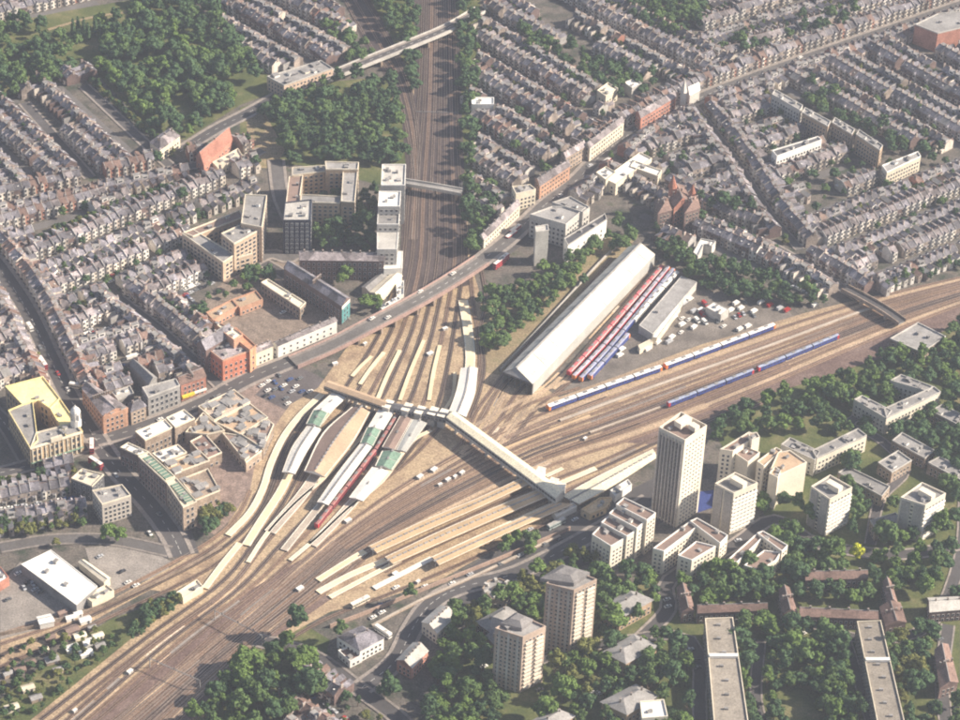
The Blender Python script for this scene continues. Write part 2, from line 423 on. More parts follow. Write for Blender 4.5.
# railway tracks
STRK = [SLEEP[2], SLEEP[3], SLEEP[1], PAVE, mat('clean_gravel', (.50, .41, .32), .15, .1, .9, fine=.25), SLEEP[2]]
TZ = [0]
def track(pts, k=None):
    TZ[0] += 1; z = .16 + (TZ[0] % 40) * .005
    mb = MB()
    bed = SLEEP[k if k is not None else rng.choice([0, 0, 1, 1, 2, 3])]
    strip(mb, offset(pts, -1.35), offset(pts, 1.35), bed, z)
    for s_ in (-.75, .75):
        a, b = offset(pts, s_ - .11), offset(pts, s_ + .11)
        strip(mb, a, b, RAIL, z + .16)
    o = struct(mb.build('railway_track')); OCR.append(([(p[0], p[1]) for p in pts], 1.5))
def bundle(A, B, n, ks=None, pale=True):
    A = pxline(A, 0, 5); B = pxline(B, 0, 5)
    m = 30
    def res(L):
        L = np.array(L); d = np.r_[0, np.cumsum(np.linalg.norm(np.diff(L, axis=0), axis=1))]; t = np.linspace(0, d[-1], m)
        return np.stack([np.interp(t, d, L[:, i]) for i in range(3)], 1)
    A, B = res(A), res(B)
    if n > 2 and pale:
        mb = MB()
        for q in range(n * 5):
            f = (rng.integers(n - 1) + .5) / (n - 1); j0 = int(rng.integers(m - 3)); j1 = min(m - 1, j0 + int(rng.integers(1, 6)))
            L = [A[j] * (1 - f) + B[j] * f for j in range(j0, j1 + 1)]; w = rng.uniform(.35, .95)
            strip(mb, offset(L, -w), offset(L, w), STRK[int(rng.integers(len(STRK)))], .15 + .0007 * q % .2)
        struct(mb.build('trackside_gravel'))
    for i in range(n):
        f = i / max(1, n - 1)
        track([A[j] * (1 - f) + B[j] * f for j in range(m)], ks[i % len(ks)] if ks else None)
bundle([(95, 735), (205, 648), (262, 600), (322, 545), (385, 497), (440, 464), (490, 437), (560, 407), (700, 356), (862, 302), (985, 272)],
       [(165, 735), (232, 664), (292, 618), (345, 577), (372, 552), (440, 517), (500, 488), (560, 462), (640, 436), (770, 384), (890, 332), (985, 296)], 13)
bundle([(100, 735), (168, 676), (228, 622), (290, 572), (330, 538)], [(158, 735), (220, 680), (272, 632), (322, 592), (360, 560)], 7, [0, 1, 0, 3, 0, 1, 0])
bundle([(50, 735), (150, 648), (225, 592), (262, 548), (300, 505), (345, 462), (370, 440)], [(80, 735), (190, 642), (256, 592), (318, 538), (372, 490), (410, 460), (440, 428)], 4, [0, 3, 1, 0])
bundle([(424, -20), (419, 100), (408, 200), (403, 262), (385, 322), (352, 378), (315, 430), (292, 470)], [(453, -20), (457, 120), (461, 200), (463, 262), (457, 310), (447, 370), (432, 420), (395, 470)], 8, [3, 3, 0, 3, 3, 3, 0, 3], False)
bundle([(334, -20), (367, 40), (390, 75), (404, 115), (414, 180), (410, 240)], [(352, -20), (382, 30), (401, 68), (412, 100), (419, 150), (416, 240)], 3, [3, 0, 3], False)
bundle([(480, 262), (486, 300), (480, 334), (484, 365), (479, 393), (470, 418)], [(470, 268), (473, 302), (478, 334), (480, 365), (474, 390), (466, 418)], 2, [3, 0])
bundle([(305, 412), (288, 440), (277, 470), (262, 508), (236, 538), (200, 562), (100, 612), (-10, 660)], [(309, 416), (292, 444), (281, 474), (266, 512), (242, 542), (204, 572), (100, 622), (-10, 672)], 2, [3, 0])
bundle([(250, 490), (238, 515), (212, 540), (150, 575), (80, 608), (-10, 638)], [(256, 494), (244, 518), (218, 544), (152, 582), (85, 614), (-10, 648)], 2, [1, 0])
bundle([(332, 422), (312, 450), (298, 476), (280, 508), (256, 540), (222, 582), (150, 635), (40, 720)], [(337, 424), (317, 453), (303, 478), (285, 512), (262, 545), (228, 588), (156, 640), (52, 722)], 2, [3, 0])
bundle([(452, 452), (478, 425), (495, 395), (507, 378), (560, 325), (640, 250)], [(495, 462), (520, 430), (540, 405), (572, 380), (610, 335), (668, 268)], 6, [1, 2, 0, 1, 2, 0])
bundle([(462, 445), (474, 415), (488, 395), (515, 360), (560, 305), (605, 255)], [(468, 445), (482, 415), (496, 393), (522, 362), (568, 310), (612, 258)], 2, [0, 1])
bundle([(377, 560), (440, 530), (500, 502), (536, 487), (600, 462), (650, 440), (760, 395)], [(384, 572), (445, 542), (500, 518), (552, 497), (612, 470), (660, 447), (770, 400)], 3, [0, 3, 0])
bundle([(240, 672), (320, 622), (400, 590), (470, 560), (550, 522)], [(236, 680), (318, 628), (400, 596), (470, 566), (550, 527)], 1, [0])
for a in [[(500, 428), (545, 405), (640, 370), (780, 322), (870, 298)], [(505, 438), (560, 416), (700, 366), (868, 306)], [(470, 428), (540, 392), (600, 370)], [(478, 434), (530, 404), (580, 388)]]:
    track(pxline(a), rng.choice([1, 2]))

# ================================================================== BUILDINGS
LM = []      # landmarks (phrase, x, y)
WINM = {}
def winmesh(w, h, g=GLASS, fr=WHITE):
    k = (round(w, 1), round(h, 1), g.name, fr.name)
    if k not in WINM:
        mb = MB(); mb.box((0, 0, 0), (w + .2, .10, h + .2), fr); mb.box((0, -.03, 0), (w, .14, h), g)
        WINM[k] = mb.mesh('window')
    return WINM[k]
BC = [0]
def facade_windows(root, org, poly, z0, h, storey, spacing, ww, wh, g=GLASS, fr=WHITE, balc=None, skip=lambda i: False, cap=100):
    wins = []; n = len(poly)
    for i in range(n):
        if skip(i): continue
        a = np.array(poly[i]); b = np.array(poly[(i + 1) % n]); d = b - a; L = np.linalg.norm(d)
        if L < spacing * .9: continue
        d /= L; nn = np.array([d[1], -d[0]])
        k = max(1, int((L - .8) / spacing)); s0 = (L - (k - 1) * spacing) / 2
        mid = (a + b) / 2
        facing = nn @ (CAM[:2] - mid) > 0
        ns = int((h - .8) / storey)
        for f in range(ns):
            for j in range(k):
                p = a + d * (s0 + j * spacing) + nn * .04
                wins.append((0 if facing else 1, float(np.hypot(p[0], p[1])), p[0], p[1], z0 + .9 + wh / 2 + f * storey, math.atan2(d[1], d[0])))
    wins.sort()
    me = winmesh(ww, wh, g, fr)
    for q in wins[:cap]:
        if q[0] == 0: link('window', me, root, (q[2] - org[0], q[3] - org[1], q[4]), q[5])
    rest = [q for i, q in enumerate(wins) if i >= cap or q[0] == 1]
    if rest:
        src = MB(); src.box((0, 0, 0), (ww + .2, .10, wh + .2), fr); src.box((0, -.03, 0), (ww, .14, wh), g)
        mb = MB()
        for q in rest: mb.add(src, (q[2] - org[0], q[3] - org[1], q[4], q[5]))
        o = mb.build('window', root); o['kind'] = 'stuff'
def inset(poly, d):
    n = len(poly); o = []
    for i in range(n):
        a, b, c = np.array(poly[i - 1]), np.array(poly[i]), np.array(poly[(i + 1) % n])
        e1 = (b - a) / (np.linalg.norm(b - a) + 1e-9); e2 = (c - b) / (np.linalg.norm(c - b) + 1e-9)
        n1 = np.array([-e1[1], e1[0]]); n2 = np.array([-e2[1], e2[0]]); m = n1 + n2; m /= max(.3, (m @ m) / 2)
        o.append(tuple(b + m * d))
    return o
def wingpart(root, org, px, h, wall, roof, storey=3.0, spacing=3.2, ww=1.3, wh=1.5, parapet=.9, pm=None, rooftype='flat', rise=3.0, win=True, g=GLASS, fr=WHITE, z0=0, cap=100, clutter=2, overhang=.4, bands=None):
    W = ccw([tuple(P(x, y, h)[:2]) for x, y in px]); occ_poly(W)
    L = [(x - org[0], y - org[1]) for x, y in W]
    mb = MB()
    if rooftype == 'flat':
        mb.prism(L, z0 - .5, h - parapet, wall); mb.build('wall', root)
        mb = MB(); I = inset(L, .45); n = len(L)
        for i in range(n):
            j = (i + 1) % n
            mb.face([(*L[i], h - parapet + .004), (*L[j], h - parapet + .004), (*L[j], h), (*L[i], h)], pm or wall)
            mb.face([(*L[i], h), (*L[j], h), (*I[j], h), (*I[i], h)], pm or wall)
            mb.face([(*I[i], h), (*I[j], h), (*I[j], h - parapet + .004), (*I[i], h - parapet + .004)], pm or wall)
        mb.face([(*p, h - parapet + .02) for p in I], roof); mb.build('roof', root)
        cx = sum(p[0] for p in L) / n; cy = sum(p[1] for p in L) / n
        for k in range(clutter):
            i = int(rng.integers(n)); f = rng.uniform(.2, .55); x = cx + (L[i][0] - cx) * f; y = cy + (L[i][1] - cy) * f
            big = 1.0 if clutter < 10 else 1.9; sz = (rng.uniform(1.2, 3) * big, rng.uniform(1.2, 2.5) * big, rng.uniform(.8, 1.8)); f_ = rng.uniform(.1, .8); x, y = (cx + (L[i][0] - cx) * f_, cy + (L[i][1] - cy) * f_) if clutter >= 10 else (x, y); ang = math.atan2(L[1][1] - L[0][1], L[1][0] - L[0][0])
            q = MB(); q.box((0, 0, sz[2] / 2), sz, [LGREY, MGREY, WHITE, DGREY, CREAM, BROWNL][int(rng.integers(4 if clutter < 10 else 6))]); q.box((0, 0, sz[2] + .06), (sz[0] + .2, sz[1] + .2, .12), MGREY)
            q = link('roof_vent', q.mesh('roof_vent'), root, (x, y, h - parapet + .02), ang)
    else:
        e = h
        mb.prism(L, z0 - .5, e, wall); mb.build('wall', root)
        mb = MB()
        if len(L) == 4:
            O = inset(L, -overhang)
            # ridge along the long axis
            if np.hypot(O[1][0] - O[0][0], O[1][1] - O[0][1]) < np.hypot(O[2][0] - O[1][0], O[2][1] - O[1][1]): O = O[1:] + O[:1]
            m0 = ((O[0][0] + O[3][0]) / 2, (O[0][1] + O[3][1]) / 2); m1 = ((O[1][0] + O[2][0]) / 2, (O[1][1] + O[2][1]) / 2)
            t = .0 if rooftype == 'gable' else .28
            ra = (m0[0] + (m1[0] - m0[0]) * t, m0[1] + (m1[1] - m0[1]) * t, e + rise); rb = (m1[0] + (m0[0] - m1[0]) * t, m1[1] + (m0[1] - m1[1]) * t, e + rise)
            z = e + .02
            mb.face([(*O[0], z), (*O[1], z), rb, ra], roof); mb.face([(*O[2], z), (*O[3], z), ra, rb], roof)
            mb.face([(*O[1], z), (*O[2], z), rb], roof if t else wall); mb.face([(*O[3], z), (*O[0], z), ra], roof if t else wall)
            mb.box(((ra[0] + rb[0]) / 2, (ra[1] + rb[1]) / 2, e + rise), (max(.5, math.hypot(rb[0] - ra[0], rb[1] - ra[1])), .35, .25), MGREY, math.atan2(rb[1] - ra[1], rb[0] - ra[0]))
        mb.build('roof', root)
        for k in range(clutter):
            q = MB(); q.box((0, 0, 0), (.9, .7, 2.4), BRICK); q.box((0, 0, 1.3), (1.05, .85, .2), LGREY)
            for s_ in (-.25, .25): q.tube((s_, 0, 1.4), (s_, 0, 1.8), .13, TILER)
            f = (k + .5) / clutter
            q.build('chimney', root, (L[0][0] * (1 - f) * .5 + L[1][0] * f * .5 + L[3 % len(L)][0] * (1 - f) * .5 + L[2][0] * f * .5, L[0][1] * (1 - f) * .5 + L[1][1] * f * .5 + L[3 % len(L)][1] * (1 - f) * .5 + L[2][1] * f * .5, e + rise))
    if win: facade_windows(root, org, W, z0, h - (parapet if rooftype == 'flat' else 0), storey, spacing, ww, wh, g, fr, cap=cap)
    return W, L
def bld(name, label, cat, wings, lm=None, **kw):
    """wings: list of (roof outline in px, height, overrides)"""
    if isinstance(wings[0][0], (int, float)): wings = [(wings, kw.pop('h'), {})]
    Ws = []
    px, h = wings[0][0], wings[0][1]
    org = np.mean([P(x, y, h)[:2] for x, y in px], axis=0)
    root = empty(name, (org[0], org[1], 0)); tag(root, label, cat, kw.pop('group', None))
    for k, w in enumerate(wings):
        a = dict(kw); a.update(w[2] if len(w) > 2 else {})
        if 'cap' not in a: a['cap'] = max(20, 100 // len(wings))
        if k: a.setdefault('z0', k * .003)
        W, L = wingpart(root, org, w[0], w[1] + .01 * k, **a); Ws.append((W, L))
    if lm: LM.append((lm, org[0], org[1]))
    root['_n'] = 0; del root['_n']
    return root, org, Ws
def part(root, mb, name): return mb.build(name, root)

# --- the department store with the yellow roof and cupola
r, o, Ws = bld('department_store', 'yellow roofed department store with a white corner cupola and ochre front', 'shop building',
   [([(5, 386), (43, 376), (60, 398), (50, 408), (38, 400), (22, 404)], 15, {}),
    ([(22, 404), (33, 401), (38, 440), (30, 448), (8, 410)], 15.0, {'roof': MGREY}),
    ([(50, 408), (60, 398), (83, 431), (66, 436)], 15, {}),
    ([(30, 448), (36, 432), (74, 422), (82, 431.5)], 15, {'roof': MGREY, 'clutter': 6, 'pm': CREAM})],
   lm='yellow roofed department store', wall=mat('ochre_stone', (.52, .38, .24), .1), roof=YCREAM, storey=4.2, spacing=3.4, ww=1.8, wh=2.6, pm=YCREAM, fr=CREAM)
mb = MB(); c = P(76, 424, 15) - np.array([o[0], o[1], 0])
for k, (rr, z0, z1) in enumerate([(3.2, 14.2, 19), (2.6, 19, 24)]):
    mb.tube((c[0], c[1], z0), (c[0], c[1], z1), rr, WHITE, 12)
for a in range(8):
    t = a * math.pi / 4; mb.box((c[0] + 2.9 * math.cos(t), c[1] + 2.9 * math.sin(t), 21), (.5, .5, 4), LGREY, t)
for z0, z1, ra, rb in ((24, 25.5, 3.0, 2.4), (25.5, 27, 2.4, 1.2), (27, 29, .5, .1)): mb.tube((c[0], c[1], z0), (c[0], c[1], z1), ra, WHITE, 12, rb)
part(r, mb, 'cupola')
mb = MB()
W = Ws[3][1]
a = P(30, 448, 15)[:2] - o; b = P(82, 431.5, 15)[:2] - o; d = (b - a) / np.linalg.norm(b - a); nn = np.array([d[1], -d[0]])
if nn[1] > 0: nn = -nn
for k in range(12):
    p = a + (b - a) * (k + .5) / 12 + nn * .25
    mb.box((p[0], p[1], 7.5), (.7, .5, 13.6), CREAM, math.atan2(d[1], d[0]))
q = (a + b) / 2 + nn * .4; mb.box((q[0], q[1], 14.4), (np.linalg.norm(b - a), .8, .7), CREAM, math.atan2(d[1], d[0])); mb.box((q[0], q[1], 4.2), (np.linalg.norm(b - a), 1.6, .35), GREENG, math.atan2(d[1], d[0]))
mb.box((q[0], q[1], 16), (7, 1.4, 3), CREAM, math.atan2(d[1], d[0]))
part(r, mb, 'colonnade')

bld('theatre', 'red brick theatre with stepped gables on the shopping street', 'theatre', [
   ([(204, 346), (228, 337), (254, 349), (222.7, 360.4)], 15.5, {'roof': SLATE2, 'clutter': 5}),
   ([(197, 344), (224, 326), (234, 334), (206, 350)], 18, {'rooftype': 'gable', 'roof': SLATE, 'rise': 5, 'wall': BRICKD, 'clutter': 1}),
   ([(228, 333), (236, 327), (256, 345), (250, 350)], 17, {'wall': mat('theatre_orange', (.58, .30, .18), .1, .1), 'roof': mat('theatre_orange', (.58, .30, .18)), 'clutter': 0}),
   ([(221, 330), (231, 325), (243, 334), (234, 340)], 21, {'wall': BRICKO, 'roof': CREAM})],
   lm='red brick theatre', wall=mat('theatre_brick', (.52, .20, .13), .1, .1), roof=SLATE, storey=4, spacing=3.4, ww=1.3, wh=1.8, pm=BRICKO)
bld('flats', 'pale courtyard apartment block with a tall corner on the side street', 'apartment block', [
   ([(245, 194), (267, 195), (262, 227), (241, 223)], 27, {'roof': MGREY, 'clutter': 4, 'cap': 40}),
   ([(221, 233), (243, 223), (262, 228), (234, 243.5)], 24, {'roof': MGREY, 'clutter': 3, 'cap': 40}),
   ([(182, 233), (193, 229), (235, 254), (223, 262)], 15, {'roof': MGREY}),
   ([(183, 232), (240, 210), (243, 217), (193, 236)], 15.5, {'roof': BROWNR}),
   ([(223, 262), (230, 255), (250, 246), (252, 253)], 12, {'roof': MGREY})],
   lm='pale courtyard apartments', wall=mat('peach_brick', (.50, .38, .28), .08, .1), roof=MGREY, storey=3, spacing=3.6, ww=2.2, wh=1.7, pm=CREAM)
bld('flats', 'tan brick apartment block round an open courtyard beside the trees', 'apartment block', [
   ([(292, 167), (325, 165), (325, 171), (292, 175)], 20, {}),
   ([(325, 161), (359, 162), (358, 169), (326, 169)], 24, {}),
   ([(343, 170), (358, 169), (355, 202), (341, 201)], 22, {}),
   ([(289, 176), (303, 175), (299, 203), (286, 202)], 19, {'roof': BROWNR}),
   ([(301, 194), (341, 196), (340, 203), (300, 202)], 20, {})],
   lm='tan brick courtyard flats', wall=mat('tan_brick', (.46, .34, .23), .1, .1), roof=MGREY, storey=3, spacing=3.4, ww=1.8, wh=1.6, pm=CREAM)
bld('flats', 'dark blue-grey apartment tower with white plant rooms on its roof', 'apartment block', [
   ([(285, 202), (312, 199), (311, 220), (283, 220)], 26, {'clutter': 8})], lm='dark blue-grey tower', wall=NAVY, roof=LGREY, storey=3, spacing=3.2, ww=1.6, wh=1.7, g=GLASSL)
bld('office_block', 'tall stepped block with a white roofed front beside the railway cutting', 'office block', [
   ([(382, 164), (406, 164), (405, 185), (381, 185)], 30, {'roof': LGREY, 'clutter': 6}),
   ([(379, 191), (401, 191), (400, 206), (378, 206)], 34, {'roof': WHITE, 'clutter': 3}),
   ([(378, 208), (400, 208), (399, 224), (377, 224)], 28, {'wall': LGREY}),
   ([(377, 226), (399, 226), (397, 249), (377, 249)], 22, {'roof': LGREY, 'clutter': 0, 'parapet': .4}),
   ([(376, 251), (403, 251), (402, 268), (384, 269)], 10, {'roof': WHITE, 'clutter': 0, 'parapet': .3, 'wall': WHITE})],
   lm='stepped white fronted block', wall=LGREY, roof=MGREY, storey=3.2, spacing=3.2, ww=1.7, wh=1.6, pm=WHITE)
bld('mansion_block', 'long brown mansion terrace facing a clump of light green trees', 'mansion block', [
   ([(299, 251), (383, 253), (384, 261), (300, 260)], 15, {'rooftype': 'gable', 'rise': 3.2, 'clutter': 9})], lm='long brown mansion terrace', wall=BRICKD, roof=SLATE2, storey=3.4, spacing=3.2, ww=1.3, wh=1.8)
r, o, Ws = bld('mansion_block', 'diagonal dark terrace with a teal painted end wall', 'mansion block', [
   ([(284, 268), (292, 262), (350, 298), (342, 306)], 14, {'rooftype': 'gable', 'rise': 3.2, 'clutter': 9})], lm='diagonal terrace with the teal end', wall=BRICKD, roof=SLATE, storey=3.4, spacing=3.2, ww=1.3, wh=1.8)
mb = MB(); a = P(342, 306, 14)[:2] - o; b = P(350, 298, 14)[:2] - o; d = (b - a) / np.linalg.norm(b - a); nn = np.array([d[1], -d[0]])
mb.face([(*(a + nn * .06), .5), (*(b + nn * .06), .5), (*(b + nn * .06), 11), (*(a + nn * .06), 11)], TEAL); mb.face([(*(a + nn * .07), 11.1), (*(b + nn * .07), 11.1), (*(b + nn * .07), 14), (*(a + nn * .07), 14)], WHITE); part(r, mb, 'painted_end_wall')
bld('workshop', 'pair of pale pitched sheds below the white fronted block', 'shed', [([(362, 287), (385, 269), (391, 272), (369, 291)], 5, {'rooftype': 'gable', 'rise': 1.5, 'clutter': 0, 'roof': MGREY}), ([(370, 292), (393, 272), (402, 276), (380, 297)], 5, {'rooftype': 'gable', 'rise': 1.5, 'clutter': 0})], wall=CREAM, roof=CREAM, win=False)
bld('kiosk', 'small white cabins on the bank just above the road bridge', 'cabin', [([(379, 306), (398, 296), (401, 299), (382, 309)], 4, {'clutter': 1}), ([(396, 284), (404, 280), (404, 294), (397, 297)], 4, {})], wall=WHITE, roof=WHITE, win=False)
bld('school', 'long brick hall with a pale roof beside the school yard', 'school', [
   ([(261, 282), (268, 278.5), (306, 302), (300, 308)], 9, {})], lm='long brick school hall', wall=BRICK, roof=CREAM, storey=3.6, spacing=3, ww=1.4, wh=2, pm=CREAM)
bld('school', 'low L-shaped brick school wing with pinkish roofs', 'school', [
   ([(206, 312), (232, 299), (238, 306), (213, 320)], 6, {}), ([(232, 299), (256, 290), (263, 299), (240, 308)], 6, {}), ([(208, 318), (214, 320), (236, 330), (228, 334)], 6, {'roof': CREAM})],
   wall=BRICKO, roof=BROWNL, storey=3, spacing=3, ww=1.4, wh=1.6)
bld('shop_terrace', 'bright white rendered shop terrace just below the road bridge ramp', 'shop building', [
   ([(272, 343), (332, 317.5), (337, 321), (278, 346)], 9, {'rooftype': 'gable', 'rise': 1.6, 'clutter': 6})], lm='bright white shop terrace', wall=WHITE, roof=SLATE2, storey=3.6, spacing=5, ww=1.2, wh=1.4)
bld('shop_terrace', 'cream shops between the red theatre and the white terrace', 'shop building', [
   ([(252, 348), (268, 341), (273, 346), (256, 353)], 10, {'rooftype': 'gable', 'rise': 2, 'clutter': 3})], wall=CREAM, roof=SLATE2, storey=3.4, spacing=3, ww=1.2, wh=1.6)
r, o, _ = bld('shop_terrace', 'orange brick corner shops facing the department store', 'shop building', [
   ([(82, 388), (92, 384), (128, 408), (103, 416)], 12, {'rooftype': 'gable', 'rise': 3, 'clutter': 8}), ([(103, 416.5), (114, 404), (128, 407.5), (126, 408.6)], 13, {'roof': TILE, 'clutter': 3})],
   lm='orange corner shops', wall=BRICKO, roof=SLATE2, storey=3.6, spacing=3, ww=1.3, wh=1.8)
bld('shop', 'small pinkish shop with a dark roof beside the orange corner', 'shop building', [([(128, 404), (140, 398), (146, 406), (131, 412)], 10, {'rooftype': 'hip', 'clutter': 2})], wall=BRICK, roof=SLATE, spacing=2.8)
bld('shop', 'large grey fronted shop building midway along the street', 'shop building', [
   ([(142, 387), (176, 378), (180, 385), (148, 397)], 14, {}), ([(130, 364), (136, 361), (157, 378), (149, 384)], 9, {'rooftype': 'gable', 'roof': MGREY, 'win': False, 'clutter': 0}),
   ([(112, 392), (130, 385), (134, 393), (118, 400)], 8, {'roof': LGREY})],
   lm='grey fronted shop', wall=MGREY, roof=MGREY, storey=4, spacing=3.2, ww=1.6, wh=2.2, pm=LGREY)
r, o, _ = bld('shop_terrace', 'gabled red and white shops with a yellow fascia', 'shop building', [
   ([(181, 385), (176, 377), (199, 367), (206, 376.5)], 12, {'rooftype': 'gable', 'rise': 3, 'clutter': 6})], lm='yellow fascia shops', wall=BRICKR, roof=TILE, storey=3.4, spacing=2.8, ww=1.3, wh=1.8)
mb = MB(); a = P(181, 385, 12)[:2] - o; b = P(206, 376.5, 12)[:2] - o; d = (b - a) / np.linalg.norm(b - a); nn = np.array([d[1], -d[0]]); q = a + (b - a) * .25 + nn * .8
mb.box((q[0], q[1], 3.4), (8, 1.4, 1.6), YEL, math.atan2(d[1], d[0])); part(r, mb, 'fascia')
mb = MB(); q = a + (b - a) * .75 + nn * .6; mb.box((q[0], q[1], 3.4), (8, 1.0, 1.2), WHITE, math.atan2(d[1], d[0])); part(r, mb, 'fascia')
bld('station_building', 'brick station building with two flat cream roofs at the junction', 'station building', [
   ([(135, 431), (165, 419), (172.5, 427), (145, 440)], 13, {}), ([(166, 417.5), (184, 409), (195, 418), (175, 427)], 13.5, {})],
   lm='cream roofed station building', wall=BRICK, roof=WHITE, storey=4, spacing=3, ww=1.4, wh=2.2, pm=CREAM)
r, o, _ = bld('shopping_block', 'long brick block with glazed roof strips lining the wide street', 'shop building', [
   ([(138, 456), (149, 452), (175, 476), (166, 482)], 18, {'roof': CREAM}), ([(166.5, 482.5), (176, 477), (197, 501), (183, 507)], 18, {'roof': CREAM, 'wall': BRICK}),
   ([(120, 447), (128, 442), (149, 451.5), (138, 455)], 13, {'roof': WHITE, 'clutter': 4})],
   lm='long block with glazed roof strips', wall=BRICKD, roof=CREAM, storey=4, spacing=3, ww=1.4, wh=2.2, pm=CREAM)
for (pa, pb) in (((146, 457), (169, 478)), ((174, 484), (190, 502))):
    a, b = P(*pa, 18)[:2] - o, P(*pb, 18)[:2] - o; m = (a + b) / 2; L = np.linalg.norm(b - a); t = math.atan2(b[1] - a[1], b[0] - a[0])
    mb = MB(); mb.box((m[0], m[1], 17.7), (L, 4.2, 1.0), GREENG, t)
    for k in range(9):
        q = a + (b - a) * (k / 8); mb.box((q[0], q[1], 17.85), (.3, 4.4, 1.0), CREAM, t)
    part(r, mb, 'roof_glazing')
bld('shopping_centre', 'low shopping centre with cream, tan and brick stepped roofs', 'shopping centre', [
   ([(152, 453), (178, 444), (187, 452), (163, 462)], 9, {'roof': WHITE, 'clutter': 6}), ([(164, 463), (200, 450), (210, 460), (172, 474)], 9.5, {'roof': BROWNL, 'clutter': 16}),
   ([(180, 479), (208, 468), (220, 490), (196, 500)], 8, {'roof': BRICK, 'clutter': 10}), ([(190, 441), (205, 433), (222, 452), (206, 459)], 8, {'roof': TILE, 'clutter': 8}),
   ([(185, 432), (203, 412), (225, 430), (207, 434)], 9, {'roof': BROWNL, 'clutter': 12})],
   lm='low stepped shopping centre', wall=BRICK, roof=CREAM, storey=4, spacing=3.5, ww=1.5, wh=1.8, pm=CREAM)
bld('shopping_centre', 'pale pinkish ribbed retail roofs beside the outer curved platform', 'shopping centre', [
   ([(198, 406), (234, 389), (250, 402), (214, 420)], 8, {'roof': mat('pinkish_roof', (.46, .37, .30), .15, .2, .9, fine=.15), 'clutter': 34}), ([(214, 421), (250, 403), (268, 417), (240, 434)], 8.4, {'roof': BROWNL, 'clutter': 20}),
   ([(222, 432), (240, 435), (262, 450), (246, 462)], 7.5, {'roof': BROWNR, 'clutter': 14}), ([(241, 434), (268, 419), (274, 424), (263, 448)], 8.8, {'roof': BROWNR, 'clutter': 14})],
   lm='ribbed retail roofs', wall=BRICK, roof=CREAM, storey=4, spacing=3.5, ww=1.5, wh=1.8, pm=CREAM)
bld('office_block', 'grey office with an arched white roof at the street junction', 'office block', [
   ([(71, 478), (82, 468), (104, 474), (92, 486)], 11, {'roof': CREAM, 'clutter': 5})], wall=DGREY, roof=CREAM, pm=CREAM, lm='grey junction office')
r, o, Ws = bld('flats', 'flats with a white ribbed front beside the wide street', 'apartment block', [
   ([(92, 490), (122, 484), (131, 495), (102, 504)], 15, {'roof': MGREY, 'clutter': 5})], lm='white ribbed flats', wall=TOWERW, roof=MGREY, storey=3, spacing=2.6, ww=1.4, wh=1.7, pm=CREAM)
bld('warehouse', 'long white roofed warehouse beside the car park', 'warehouse', [
   ([(21, 564), (51, 549.5), (97.5, 586), (76.5, 605)], 7, {'parapet': .3, 'clutter': 3})], lm='white roofed warehouse', wall=MGREY, roof=WHITE, storey=6, spacing=6, ww=2, wh=1.5, pm=WHITE)
bld('warehouse', 'narrow pale shed alongside the white warehouse', 'shed', [([(79, 562), (84, 560), (110, 578), (104, 582)], 5, {'rooftype': 'gable', 'rise': 1, 'clutter': 0})], wall=CREAM, roof=CREAM, win=False)
bld('warehouse', 'short pale sheds at the lower end of the warehouse', 'shed', [([(84, 596), (106, 584), (114, 590), (92, 602)], 5, {'clutter': 2})], wall=CREAM, roof=CREAM, win=False)
bld('warehouse', 'white roofed shed cut off by the picture edge', 'shed', [([(-12, 566), (0, 566), (9, 577), (-2, 584), (-14, 580)], 6, {})], wall=BRICKR, roof=WHITE, win=False)
bld('kiosk', 'small white cabin by the tracks near the warehouse', 'cabin', [([(37, 617), (50, 614), (54, 621), (40, 624)], 4, {'rooftype': 'gable', 'rise': 1, 'clutter': 0})], wall=WHITE, roof=WHITE, win=False)
bld('signal_cabin', 'pale flat roofed cabin between the tracks at the platform end', 'cabin', [([(176, 592), (197, 579), (203, 586), (183, 598)], 4.5, {})], wall=CREAM, roof=CREAM, win=False)

# --- centre north of bridge, offices
r, o, Ws = bld('office_block', 'office block with a tall pale lift shaft beside the shed cutting', 'office block', [
   ([(530, 214), (552, 206), (586, 207), (566, 224)], 18, {}), ([(552, 202), (570, 196), (590, 207), (583, 212)], 18.5, {'roof': MGREY}),
   ([(564, 238), (605, 213), (607, 219), (568, 245)], 15, {'wall': WHITE, 'roof': DGREY, 'spacing': 6, 'ww': 1.2}),
   ([(535, 226), (548, 224), (549, 230), (536, 232)], 26, {'wall': LGREY, 'roof': LGREY, 'win': False, 'clutter': 0})],
   lm='office block with the lift shaft', wall=LGREY, roof=MGREY, storey=3.4, spacing=3, ww=1.5, wh=1.7, pm=LGREY)
bld('shop_terrace', 'sunlit orange fronted terrace along the high road', 'shop building', [
   ([(535, 178), (566, 161), (570, 166), (540, 186)], 11, {'rooftype': 'gable', 'rise': 3, 'clutter': 6})], lm='orange fronted terrace', wall=BRICKO, roof=SLATE2, spacing=3, storey=3.4, fr=CREAM)
bld('mansion_block', 'pale four storey terrace end beside the orange terrace', 'mansion block', [([(512, 186), (530, 184), (536, 189), (516, 194)], 13, {'clutter': 3})], wall=CREAM, roof=MGREY, spacing=2.8)
for i, (a, b, lab) in enumerate([((484, 240), (520, 205), 'cream shop terrace along the road just past the bridge'), ((590, 148), (624, 122), 'pale yellow shop terrace high up the road beside the dark garages'),
        ((566, 158), (586, 146), 'short pale terrace between the orange and yellow terraces')]):
    d = np.array(b, float) - a; nx = np.array([5, 4])
    bld('shop_terrace', lab, 'shop building', [([tuple(np.array(a) - nx), tuple(np.array(b) - nx), b, a], 11, {'rooftype': 'gable', 'rise': 3, 'clutter': 7})], wall=[CREAM, CREAM, BRICK][i], roof=SLATE2, spacing=3, storey=3.4)
